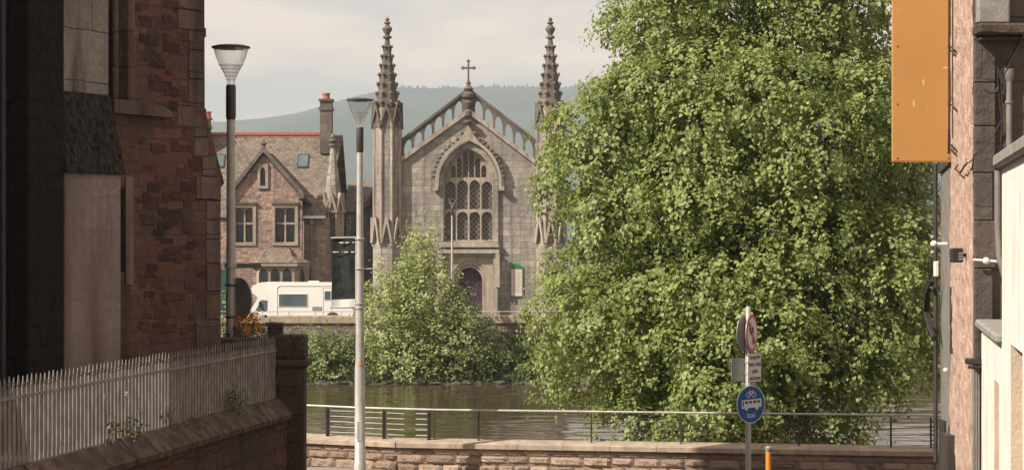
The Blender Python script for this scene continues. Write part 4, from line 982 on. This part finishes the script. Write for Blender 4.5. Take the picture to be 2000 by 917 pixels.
for i in range(40):
    c = WF @ Vector((-.3 + flen*i/40, ZT-.09, +.01)); wr.tube([c+Vector((-.02,0,.025)), c+Vector((.02,0,-.025))], .003, 4); wr.tube([c+Vector((.02,0,.025)), c+Vector((-.02,0,-.025))], .003, 4)
wr.build('barbed_wire', M['steel_dark'], fence)
PC = Vector((xx(569, 28.25), 28.25, 0))
pil = thing('gate_pillar', 'dark square stone pillar with a moulded cap at the end of the fence', 'pillar', tuple(PC + Vector((0, 0, -4.8))))
hw = .195
MB().bbox((PC.x-hw, PC.y-hw, -5), (PC.x+hw, PC.y+hw, zz(716, 28.2)), .012).build('shaft', M['pillar'], pil)
MB().bbox((PC.x-hw-.05, PC.y-hw-.05, zz(716, 28.2)), (PC.x+hw+.06, PC.y+hw+.05, zz(700, 28.2)), .03).build('moulding', M['pillar'], pil)
MB().bbox((PC.x-hw-.015, PC.y-hw-.02, zz(700, 28.2)), (PC.x+hw+.02, PC.y+hw+.02, zz(653, 28.2)), .02).build('cap', M['pillar'], pil)
MB().prism([(xx(524, 28.3), 28.2), (xx(552, 28.3), 28.2), (xx(552, 28.3), 28.42), (xx(524, 28.3), 28.42)], zz(660, 28.3), [zz(630, 28.3), zz(632, 28.3), zz(630, 28.3), zz(628, 28.3)]).build('loose_stone', M['pillar'], pil)
iv = thing('ivy_tuft', 'small tuft of ivy growing on the cap of the dark pillar', 'ivy', (PC.x, PC.y-.2, zz(650, 28.1)))
a = crown([(tuple(pt(568, 655, 28.02)), (.17, .06, .10)), (tuple(pt(575, 678, 27.98)), (.10, .05, .13))], 60, 5, .035, 41, length=.08, droop=.9); leaf_cloud('leaves', *a, M['weed'], iv)
ist = MB(); ist.tube([pt(566, 652, 28.05), pt(572, 665, 27.99), pt(577, 690, 27.98)], .006, 5); ist.build('stem', M['bark'], iv)
# weeds and dandelions on the coping
def on_wall(a_, d=.07): return WF @ Vector((a_, ZF-.05, d))
def along(px):
    k = (px-1000)/FPX; p = FA + FN*.07; return (k*p.y - p.x)/(FD.x - k*FD.y)
WL = [(455, 12, .13, .16, 'bushy green weed on the wall coping near the pillar'), (335, 4, .07, .1, 'small green weed in front of the middle of the fence'), (262, 6, .11, .10, 'low spreading weed at the foot of the fence beside the dandelions'), (220, 4, .06, .12, 'thin weed beside the leftmost dandelion clock'), (385, 5, .16, .05, 'low dark creeping weed on the wall coping')]
for i, (px, n_, rx, rz, lb) in enumerate(WL):
    p = on_wall(along(px)); t = thing('weed', lb, 'weed', tuple(p), 'weeds growing on the churchyard wall')
    a = crown([((p.x, p.y, p.z+rz*.8), (rx, .07, rz))], 120, 5, .04, 50+i, length=.09, droop=.2, lift=.4); leaf_cloud('leaves', *a, M['weed'], t)
    st = MB()
    for j in range(n_): st.tube([p, p+Vector((random.Random(j+i).uniform(-1,1)*rx*1.2, .0, rz*(1.4+random.Random(j*3).random()*.9)))], .004, 4)
    st.build('stem', M['twig'], t)
for px, py, lean, lb in ((204, 775, -.03, 'leftmost of the three dandelion clocks before the fence'), (243, 769, .02, 'dandelion clock standing highest before the fence'), (272, 798, .05, 'dandelion clock nearest the pillar, on a leaning stalk')):
    a_ = along(px); p = on_wall(a_ - lean); h = WF @ Vector((a_, 0, .09)); h.z = zz(py, h.y)
    t = thing('dandelion', lb, 'flower', tuple(p), 'dandelion clocks on the churchyard wall')
    MB().tube([p, p.lerp(h, .5)+Vector((.01, 0, 0)), h], .005, 5).build('stalk', M['twig'], t)
    fl = MB(); gg = random.Random(px)
    for k in range(70):
        d = Vector((gg.gauss(0,1), gg.gauss(0,1), gg.gauss(0,1))).normalized(); fl.tube([h + d*.006, h + d*.034], [.0012, .0028], 3)
    fl.ball(h, .012, 6, 4); fl.build('seed_head', M['fluff'], t)

# ------------------------------------------------------------------ river parapet and railing
par = thing('river_parapet', 'low parapet of rock-faced sandstone blocks with a pale coping by the river', 'wall', (2, 41.5, -4.6))
PP = [Vector((xx(470, 43.1), 43.1, 0)), Vector((xx(775, 41.55), 41.55, 0)), Vector((xx(1900, 39.7), 39.7, 0))]
g = random.Random(17); blocks = MB(); mort = MB(); cope = MB()
ZC = -4.13
for s_ in range(2):
    P0, P1 = PP[s_], PP[s_+1]; D_ = (P1-P0); Ls = D_.length; D_.normalize(); N_ = Vector((D_.y, -D_.x, 0)); Fm = frame(P0, N_)
    mort.M = Fm; mort.box((0, -5.0, -.42), (Ls, ZC-.11, -.02))
    blocks.M = Fm; z = ZC-.115; row = 0
    while z > -4.95:
        h = (.135 if row == 0 else g.choice([.15, .19, .23])); x = 0.0
        while x < Ls:
            w_ = g.uniform(.30, .72) if row else g.uniform(.35, .6); x1 = min(x+w_, Ls); e = .007
            nx, ny = 7, 5; amp = .012 if row == 0 else g.uniform(.035, .075); vs = []; fs = []
            hh = h if g.random() > .25 or row == 0 else h*.8
            for j in range(ny):
                for i in range(nx):
                    u, v = i/(nx-1), j/(ny-1); edge = i in (0, nx-1) or j in (0, ny-1)
                    d = -.02 if edge else amp*(.55+.45*noise.noise(((x+u*w_)*7, (z-v*h)*9, s_*5+row)) + g.uniform(-.25,.25))
                    jx = 0 if edge else g.uniform(-.01,.01)
                    vs.append((x+e+(x1-x-2*e)*u+jx, z-e-(hh-2*e)*v, d))
            for j in range(ny-1):
                for i in range(nx-1): k = j*nx+i; fs.append((k, k+nx, k+nx+1, k+1))
            blocks.add(vs, fs); x = x1
        z -= h; row += 1
    cope.M = Fm; x = 0.0
    while x < Ls:
        l = g.choice([.95, 1.25, 1.6, 2.1]) if s_ else g.choice([.7, 1.0]); x1 = min(x+l, Ls); e = .004
        prof = [(-.50, ZC-.108), (.075, ZC-.108), (.085, ZC-.10), (.085, ZC-.012), (.07, ZC), (-.46, ZC+.05), (-.50, ZC+.045)]; n = len(prof)
        cope.add([(x+e, z_, d) for d, z_ in prof] + [(x1-e, z_, d) for d, z_ in prof], [tuple(range(n)), tuple(range(2*n-1, n-1, -1))] + [(i, n+i, n+(i+1)%n, (i+1)%n) for i in range(n)]); x = x1
mort.build('core', M['mortar'], par); blocks.build('stone_facing', M['parapet'], par); cope.build('coping', M['cope'], par)
rail = thing('river_railing', 'steel handrail with thin wires and dark posts on the river parapet', 'railing', (2, 41.9, -4.1))
def rp(px, off=-.28):
    """point on the railing line at a picture column"""
    k = (px-1000)/FPX
    for s_ in range(2):
        P0, P1 = PP[s_], PP[s_+1]; D_ = (P1-P0).normalized(); N_ = Vector((D_.y, -D_.x, 0)); p = P0+N_*off
        t = (k*p.y-p.x)/(D_.x-k*D_.y)
        if (s_ == 0 and px <= 790) or s_ == 1: return p + D_*t
ZRAIL = zz(797, 42.0)
v = lambda p, z: Vector((p.x, p.y, z))
MB().tube([v(rp(560), ZRAIL+.01), v(rp(700), ZRAIL), v(rp(850), ZRAIL), v(rp(1838), ZRAIL+.02)], .022, 10).build('handrail', M['steel'], rail, True)
for px in (640, 750, 838):
    p = rp(px); MB().bbox((p.x-.035, p.y-.05, ZC+.03), (p.x+.035, p.y+.05, ZRAIL-.05), .006).tube([v(p, ZRAIL-.06), v(p, ZRAIL-.02)], .018, 6).build('post', M['black'], rail)
for px in (849, 935, 1155, 1330, 1560, 1740, 1818, 1830):
    p = rp(px); w_ = .016
    MB().box((p.x-w_, p.y-.02, ZC+.03), (p.x+w_, p.y+.02, ZRAIL-.02)).build('post', M['steel_dark'], rail)
for i in range(5):
    z = ZC+.10+(ZRAIL-ZC-.16)*i/4.4+.02
    MB().tube([v(rp(645), z), v(rp(790), z)], .009, 6).build('rail_bar', M['steel'], rail); MB().tube([v(rp(812), z), v(rp(836), z)], .013, 6).build('rail_bar', M['steel'], rail)
for i in range(7):
    z = ZC+.08+(ZRAIL-ZC-.12)*i/7; MB().tube([v(rp(849), z), v(rp(1830), z)], .0035, 5).build('wire', M['steel_dark'], rail)
for i in range(6):
    z = ZC+.10+.09*i; MB().tube([v(rp(1816), z), v(rp(1832), z)], .012, 6).build('end_rung', M['steel_dark'], rail)

# ------------------------------------------------------------------ road signs on their post, and the orange post
SY = 32.0; SX = xx(1461.5, SY)
sp_ = thing('sign_post', 'grey sign post with a no-left-turn sign above a blue round bus and cycle sign', 'road sign', (SX, SY, -4.84))
MB().lathe((SX, SY, 0), [(.044, -4.84), (.044, zz(600, SY)), (.036, zz(598, SY))], 18).build('pole', M['steel'], sp_, True)
def signframe(py, ang, off): n = Vector((math.sin(R(ang)), -math.cos(R(ang)), 0)); return frame(Vector((SX, SY, zz(py, SY))) + n*off, n), n
# no left turn
SM, n = signframe(650, 66, .055)
red = MB(SM).plate(disc(.30), [], 0, .004).build('no_left_turn_sign', M['red'], sp_)
MB(SM).plate(disc(.245), [], .006, .008).build('sign_face', M['signwhite'], red)
MB(SM).plate([(.02, -.18), (.08, -.18), (.08, .06), (.05, .10), (-.05, .10), (-.05, .16), (-.16, .065), (-.05, -.03), (-.05, .03), (.01, .03), (.02, .02)], [], .010, .012).build('arrow', M['signblack'], red)
MB(SM).plate([(-.19, .15), (-.15, .19), (.19, -.15), (.15, -.19)], [], .014, .016).build('slash', M['red'], red)
MB(SM).plate(disc(.298), [], -.012, -.001).build('sign_back', M['signgrey'], red)
BM_, n = signframe(650, 66+180-8, .055)
MB(BM_).plate(disc(.30), [], 0, .008).build('round_sign_back', M['signgrey'], sp_)
# text plate and the plate behind it
TM, n = signframe(717, 53, .055)
TM = TM @ Matrix.Translation((.10, 0, 0))
pl = MB(TM).plate([(-.21, -.235), (.21, -.235), (.21, .235), (-.21, .235)], [], 0, .006).build('text_plate', M['signwhite'], sp_)
bo = MB(TM).plate([(-.205, -.23), (.205, -.23), (.205, .23), (-.205, .23)], [[(-.198, -.223), (.198, -.223), (.198, .223), (-.198, .223)]], .007, .009).build('border', M['signblack'], pl)
text_mesh('lettering', 'Except for\nbuses, taxis,\ncycles\nand access', TM @ Matrix.Translation((0, 0, .010)), .098, M['signblack'], pl, sx=.80, spacing=1.12)
BM2, n = signframe(721, 58+180-25, .06)
MB(BM2 @ Matrix.Translation((.08, 0, 0))).plate([(-.19, -.18), (.19, -.18), (.21, -.16), (.21, .16), (.19, .18), (-.19, .18), (-.21, .16), (-.21, -.16)], [], 0, .008).build('plate_back', M['signgrey'], sp_)
# blue sign
BB, n = signframe(788, 36, .055)
bs = MB(BB).plate(disc(.302), [], 0, .004).build('blue_sign', M['signwhite'], sp_)
MB(BB).plate(disc(.285), [], .006, .008).build('sign_face', M['blue'], bs)
MB(BB).plate(disc(.30), [], -.012, -.001).build('sign_back', M['signgrey'], bs)
wt = MB(BB); D0, D1 = .010, .012
bus = [(-.19, -.065), (.225, -.045), (.225, .075), (.205, .085), (-.19, .070), (-.20, .06), (-.20, -.055)]
wins_ = [[(-.13+.085*i, .010+.003*i), (-.13+.085*i+.065, .012+.003*i), (-.13+.085*i+.065, .052+.003*i), (-.13+.085*i, .050+.003*i)] for i in range(4)] + [[(-.182, -.035), (-.152, -.035), (-.152, .05), (-.182, .05)]]
wt.plate(bus, wins_, D0, D1); wt.build('bus_symbol', M['signwhite'], bs)
bw_ = MB(BB)
for x in (-.10, .12): bw_.plate([(x+.034*math.cos(i*.45), -.06+.034*math.sin(i*.45)) for i in range(14)], [], .013, .0145)
bw_.build('bus_wheels', M['signwhite'], bs)
bk = MB(BB)
ring = lambda x, y, r, t, n=20: ([(x+r*math.cos(2*math.pi*i/n), y+r*math.sin(2*math.pi*i/n)) for i in range(n)], [[(x+(r-t)*math.cos(2*math.pi*i/n), y+(r-t)*math.sin(2*math.pi*i/n)) for i in range(n)]])
for x in (-.058, .058): o_, h_ = ring(x, .150, .046, .011); bk.plate(o_, h_, D0, D1)
def stroke(x0, y0, x1, y1, w=.010):
    d = Vector((x1-x0, y1-y0)).normalized()*w*.5; bk.plate([(x0-d.y, y0+d.x), (x0+d.y, y0-d.x), (x1+d.y, y1-d.x), (x1-d.y, y1+d.x)], [], .0125, .014)
for s_ in ((-.058, .150, -.026, .200), (-.026, .200, .036, .200), (.058, .150, .030, .215), (-.026, .200, .0, .150), (-.058, .150, .0, .150), (.0, .150, .036, .200), (-.045, .215, -.012, .215), (.03, .215, .052, .222)): stroke(*s_)
bk.build('cycle_symbol', M['signwhite'], bs)
text_mesh('lettering', 'taxi', BB @ Matrix.Translation((.0, -.17, .011)), .125, M['signwhite'], bs)
for yy in (640, 660, 706, 728, 776, 800): MB().lathe((SX, SY, 0), [(.047, zz(yy+2, SY)), (.055, zz(yy+2, SY)), (.055, zz(yy-2, SY)), (.047, zz(yy-2, SY))], 14).build('clip', M['steel'], sp_)
op = thing('marker_post', 'slim orange marker post with a grey cap beside the sign post', 'post', (xx(1501, 34), 34, -4.84))
MB().lathe((xx(1501, 34), 34, 0), [(.048, -4.84), (.048, zz(880, 34))], 16).build('shaft', M['orange_post'], op, True)
MB().lathe((xx(1501, 34), 34, 0), [(.05, zz(880, 34)), (.057, zz(879, 34)), (.057, zz(873, 34)), (.03, zz(870, 34))], 16).build('cap', M['signgrey'], op, True)

# ------------------------------------------------------------------ buildings on the right
RD = Vector((math.sin(R(10.05)), math.cos(R(10.05)), 0)); RN = Vector((-RD.y, RD.x, 0))
RA = Vector((xx(1900, 20), 20, 0))
def on_line(base, px):            # point of a lane-side wall line at a picture column
    k = (px-1000)/FPX; t = (k*base.y-base.x)/(RD.x-k*RD.y); return base + RD*t
RB = on_line(RA, 1856); RC = on_line(RA, 1832)
pinkb = thing('pink_building', 'tall building with a rough pink stone side lit by the sun', 'building', (RA.x+2, RA.y+3, -4.0))
E6 = Vector((7, 0, 0))
MB().prism([tuple((RA-RN*.06).xy), tuple((RA-RN*.06+E6).xy), tuple((RB-RN*.06+E6).xy), tuple((RB-RN*.06).xy)], -5, 9).build('core', M['brown_stone'], pinkb)
gm = MB(); nx, nz_ = 40, 330; Lw = (RB-RA).length; vs = []; fs = []
for j in range(nz_):
    for i in range(nx):
        t = i/(nx-1); z = -5+14*j/(nz_-1); p = RA + RD*(Lw*t)
        d = .030*noise.noise((p.y*3.2, z*2.4, 0)) + .022*noise.noise((p.y*11, z*9, 5)); d = d if 0 < i < nx-1 else d*.6 - .01
        vs.append(tuple(p + RN*d) [:2] + (z,))
vs = [(x, y, z) for x, y, z in vs]
for j in range(nz_-1):
    for i in range(nx-1): k = j*nx+i; fs.append((k, k+nx, k+nx+1, k+1))
o_ = len(vs)
gm.v = [Vector(p) for p in vs]; gm.f = [tuple(f) for f in fs]
gm.build('lane_wall', M['pink'], pinkb)
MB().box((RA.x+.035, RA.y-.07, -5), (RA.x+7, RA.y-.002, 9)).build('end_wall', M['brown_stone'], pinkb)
qn = MB(); g = random.Random(14); z = -5
while z < 8.5:
    h = g.uniform(.42, .72); w_ = g.choice([.20, .30]); qn.bbox((RA.x-.012, RA.y-.125, z+.004), (RA.x+w_*.25+.12, RA.y-.06, z+h-.004), .008); z += h
qn.build('corner_stones', M['brown_stone'], pinkb)
led = MB(); led.bbox((RA.x-.02, RA.y-.34, zz(74, 20)), (RA.x+7, RA.y-.05, zz(52, 20)), .02); led.bbox((RA.x+.02, RA.y-.26, zz(84, 20)), (RA.x+7, RA.y-.05, zz(75, 20)), .01); led.build('string_course', M['pillar'], pinkb)
MB().bbox((RA.x+.0, RA.y-.22, zz(51, 20)), (RA.x+.32, RA.y-.05, zz(-60, 20)), .02).build('upper_block', M['sillstone'], pinkb)
wp = lambda px, py, d=.12: pt(px, py, 20-d)
MB().tube([wp(1971, 150), wp(1971, 330)], .030, 10).tube([wp(1971, 196), wp(1971, 202)], .04, 10).lathe(wp(1971, 150), [(.03, -.05), (.05, 0), (.05, .08)], 10).build('rainwater_pipe', M['pipe'], pinkb, True)
cbl = MB(); g = random.Random(2)
def cable(pts, r=.006):
    pp = [Vector(p) for p in pts]; out = []
    for i in range(len(pp)-1):
        for k in range(5): out.append(pp[i].lerp(pp[i+1], k/5) + Vector((0, 0, -.015*math.sin(k/5*math.pi))))
    MB().tube(out+[pp[-1]], r, 5).build('cable', M['cable'], pinkb)
cable([wp(1903, 76), wp(1920, 85), wp(1936, 118), wp(1952, 138), wp(1972, 168)], .009); cable([wp(2000, 62, .3), wp(1985, 92, .2), wp(1970, 120), wp(1955, 140), wp(1964, 175)], .013)
cable([wp(1998, 70, .3), wp(1978, 110, .2), wp(1960, 150), wp(1970, 176)], .012)
for k in range(9): cable([wp(1948+g.uniform(-3,3), 135+g.uniform(-4,4)), wp(1956+g.uniform(-6,6), 150+g.uniform(-5,5)), wp(1968+g.uniform(-5,5), 164+g.uniform(-8,8)), wp(1972+g.uniform(-4,4), 180+g.uniform(-8,4))], .007)
cable([wp(1948, 138), wp(1950, 180), wp(1957, 240), wp(1955, 260)]); cable([wp(1955, 150), wp(1958, 220), wp(1953, 300), wp(1940, 310), wp(1905, 303), wp(1890, 318, .0)]); cable([wp(1955, 235), wp(1930, 278), wp(1902, 302), wp(1898, 330, .05)], .007)
cable([wp(1922, 175), wp(1940, 180), wp(1950, 170)], .012); cable([wp(1902, 470), wp(1925, 480), wp(1940, 478)], .006); cable([wp(1905, 440), wp(1930, 450), wp(1952, 470)], .005)
rw = lambda px, py, d=.05: (lambda p: Vector((p.x, p.y, zz(py, p.y))) + RN*d)(on_line(RA, px))
hk = MB()
for py in (92, 100, 205, 283, 292): hk.tube([rw(1860, py, .02), rw(1868, py, .05), rw(1872, py+6, .05)], .012, 5)
hk.tube([rw(1862, -40), rw(1862, 250), rw(1861, 300)], .014, 6); hk.tube([rw(1869, -40), rw(1869, 270)], .008, 6)
c_ = [rw(1880, 322), rw(1874, 330), rw(1884, 338), rw(1892, 326), rw(1899, 318)]; hk.tube(c_, .010, 5)
hk.build('wall_hooks', M['cable'], pinkb)
MB().tube([rw(1860, 560, .01), rw(1860, 690, .01)], .022, 6).build('slot_vent', M['cable'], pinkb)
bxp = rw(1866, 845, .05); MB().box((bxp.x-.07, bxp.y-.12, -4.6), (bxp.x+.03, bxp.y+.25, zz(848, bxp.y))).build('black_panel', M['steel_dark'], pinkb)
# security light
slp = rw(1889, 498, .09)
sl_ = thing('security_light', 'black floodlight box fixed to the pink stone wall', 'light', tuple(slp))
MB().bbox(slp + Vector((-.075, -.05, -.075)), slp + Vector((.045, .09, .075)), .012).build('housing', M['black'], sl_)
le = MB()
for i in range(3):
    for j in range(3): le.box(slp + Vector((-.01+.017*i, -.056, -.05+.03*j)), slp + Vector((.002+.017*i, -.052, -.03+.03*j)))
le.build('lens', M['signgrey'], sl_); MB().box(slp + Vector((-.01, .0, -.02)), slp + Vector((.13, .04, .02))).build('bracket', M['black'], sl_)
ra = thing('wall_rod', 'pale horizontal rod with a ball joint on the brown end wall', 'bracket', tuple(wp(1925, 509, .2)))
MB().tube([wp(1901, 507, .2), wp(1957, 511, .2)], .014, 8).build('rod', M['signwhite'], ra, True); MB().ball(wp(1926, 509, .2), .036, 12, 8).build('ball', M['signwhite'], ra, True)
# grey building at the far end of that side
greyb = thing('grey_building', 'narrow grey rendered building end beside the lime tree', 'building', (RC.x, RC.y-1, -4.6))
o2 = -RN*-.0
MB().prism([tuple((RB+RD*.02-RN*.04).xy), tuple((RB+RD*.02-RN*.04+E6).xy), tuple((RC-RN*.04+E6).xy), tuple((RC-RN*.04).xy)], -5, zz(318, 26)).build('wall', M['grey_render'], greyb)
MB().prism([tuple((RB+RD*.02).xy), tuple((RB+RD*.02+E6).xy), tuple((RC+E6).xy), tuple((RC).xy)], zz(317, 26), zz(300, 26)).build('eaves', M['steel_dark'], greyb)
gw = lambda px, py, d=.05: (lambda p: Vector((p.x, p.y, zz(py, p.y))) + RN*d)(on_line(RA, px))
MB().tube([gw(1834, 320, .05), gw(1834, 900, .05)], .032, 8).build('downpipe', M['steel_dark'], greyb, True)
MB().tube([gw(1836, 545, .10), gw(1833, 570, .16), gw(1832, 610, .17), gw(1834, 640, .12), gw(1836, 660, .08)], .045, 8).build('cable_box', M['black'], greyb, True)
for py in (463, 493, 560): MB().ball(gw(1835, py, .10), .035, 8, 6).build('bolt', M['signgrey'], greyb)
MB().box(gw(1848, 917, .0)+Vector((-.02, -.1, 0)), gw(1848, 820, .0)+Vector((-.05, .25, 0))).build('dark_panel', M['cable'], greyb)
wlp = gw(1850, 476, .0)
wl_ = thing('wall_light', 'small pale round wall light on the grey building', 'light', tuple(wlp))
MB().tube([wlp, wlp + RN*.14], .022, 8).build('arm', M['signwhite'], wl_); MB().ball(wlp + RN*.17, (.05, .05, .045), 12, 8).build('globe', M['signwhite'], wl_, True)
sb_ = thing('junction_box', 'slim pale box on the edge of the grey building', 'box', tuple(gw(1838, 525, .1)))
MB().bbox(gw(1838, 540, .06)+Vector((-.04, -.05, 0)), gw(1838, 510, .06)+Vector((.02, .05, 0)), .01).build('case', M['signwhite'], sb_)
MB().tube([gw(1838, 541, .05), gw(1838, 575, .05)], .008, 6).build('conduit', M['cable'], sb_)
# orange board
OB = on_line(RA, 1857.5); OY = OB.y
ob = thing('orange_sign', 'blank orange projecting sign board with chipped paint, high on the right', 'sign', (xx(1800, OY), OY, zz(315, OY)))
oz0, oz1 = zz(315, OY), zz(-150, OY)
brd = MB().bbox((xx(1742, OY), OY-.03, oz0), (xx(1856, OY), OY+.03, oz1), .006).build('board', M['orange'], ob)
ed = MB(); ed.box((xx(1741, OY), OY-.034, oz0-.008), (xx(1857, OY), OY+.034, oz0-.001)); ed.box((xx(1856.2, OY), OY-.034, oz0), (xx(1857.4, OY), OY+.034, oz1)); ed.build('edge_trim', plain('orange_trim', (.45, .20, .06), .5), ob)
sc_ = MB()
for px in (1752, 1851):
    for py in (-20, 91, 204, 309): sc_.tube([(xx(px, OY), OY-.036, zz(py, OY)), (xx(px, OY), OY-.028, zz(py, OY))], .012, 8)
sc_.build('screws', plain('brown_screw', (.16, .07, .03), .5), ob)
chm = MB(FACE(OY)); g = random.Random(3)
for px, py, w_, h in ((1803, 162, 3, 9), (1784, 203, 2.4, 8), (1811, 216, 1.4, 2.2), (1845, 133, 6, 2.6), (1813, 242, 1.2, 2), (1756, 135, 1, 2), (1753, 22, 1.2, 4), (1765, 145, 1.2, 2), (1768, 30, 1, 1.5), (1790, 60, .8, 1.2)):
    chm.plate([(xx(px + w_*math.cos(t_)*g.uniform(.5, 1.1), OY), zz(py + h*math.sin(t_)*g.uniform(.6, 1.1), OY)) for t_ in [i*.698 for i in range(9)]][::-1], [], .031, .0325)
chm.build('chipped_paint', M['chip'], ob)
for py in (-60, 91, 208, 290): MB().box((xx(1855, OY), OY-.015, zz(py+1.5, OY)), (xx(1866, OY), OY+.015, zz(py-1.5, OY))).build('bracket', M['steel_dark'], ob)
# white building in front
whb = thing('white_building', 'low cream limewashed building with stone sills at the right edge', 'building', (5, 17, -3.6))
WA = Vector((xx(1917, 19.8), 19.8, 0)); WB = WA - RD*12
WFm = frame(WA, RN)                   # a increases towards the camera
def wa(px, d=0.0):
    k = (px-1000)/FPX; p = WA + RN*d; t = (k*p.y-p.x)/(RD.x-k*RD.y); return -t
def wz_(py, px, d=0.0): p = WA + RN*d - RD*wa(px, d); return zz(py, p.y)
ZS = zz(640, 19.8)
h1 = [(wa(1941), -4.0), (wa(1951), -4.0), (wa(1951), wz_(742, 1945)), (wa(1941), wz_(742, 1945))]
h2 = [(wa(1973), -4.0), (wa(1997), -4.0), (wa(1997), wz_(676, 1980)), (wa(1973), wz_(676, 1980))]
A1 = wa(1957); ZU = wz_(326, 1960)
MB(WFm).plate([(0, -4.8), (12, -4.8), (12, ZU), (A1, ZU), (A1, ZS), (0, ZS)], [h1, h2], -.35, 0).build('wall', M['limewash'], whb)
MB(WFm).box((.01, -4.8, -4.5), (12, ZS-.01, -.352)).box((A1+.01, ZS-.01, -4.5), (12, ZU-.01, -.352)).build('core', M['limewash'], whb)
for h in (h1, h2):
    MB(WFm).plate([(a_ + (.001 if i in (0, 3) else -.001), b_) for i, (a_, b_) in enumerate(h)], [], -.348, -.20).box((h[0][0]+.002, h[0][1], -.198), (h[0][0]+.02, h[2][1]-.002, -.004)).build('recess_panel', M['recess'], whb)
sil = MB(WFm); sil.bbox((-.07, ZS+.002, -.5), (A1-.003, ZS+.085, .06), .02); sil.build('sill', M['sillstone'], whb)
MB(WFm).bbox((A1-.06, ZU+.002, -4.4), (12, ZU+.11, .07), .02).build('upper_ledge', M['sillstone'], whb)
MB(WFm).tube([(A1-.05, ZU-.02, .03), (A1-.05, wz_(440, 1960), .03), (A1-.045, wz_(500, 1960), .02), (A1-.02, wz_(545, 1957), -.03), (A1-.02, wz_(560, 1957), -.1)], .03, 10).build('waste_pipe', M['pipe'], whb, True)
ft = MB(); 
for px in (1902, 1907, 1912): ft.tube([pt(px, 716, 19.85), pt(px, 1000, 19.85)], .016, 8)
ft.build('thin_pipes', M['pipe'], pinkb)
hp = MB().bbox(pt(1893, 712, 19.75), pt(1918, 698, 19.95), .01)
for k in range(4): hp.ball(pt(1894+6*k, 716, 19.75), .02, 6, 4)
hp.build('gutter_end', M['black'], pinkb)
gb_ = gw(1858, 722, .07); MB().ball(gb_, .03, 8, 6).build('white_knob', M['white'], pinkb)

# ------------------------------------------------------------------ air
hz_ = MB().box((-4200, -150, -13.5), (4200, 5250, 600)); ho = hz_.build('haze', bpy.data.materials.new('haze_air')); kind(ho, 'stuff')
hm_ = ho.data.materials[0]; hm_.use_nodes = True; ht = hm_.node_tree; ht.nodes.clear()
ou = ht.nodes.new('ShaderNodeOutputMaterial'); pv = ht.nodes.new('ShaderNodeVolumePrincipled')
pv.inputs['Color'].default_value = (.70, .79, .89, 1); pv.inputs['Density'].default_value = .00018; pv.inputs['Anisotropy'].default_value = 0.0
ht.links.new(pv.outputs[0], ou.inputs['Volume'])
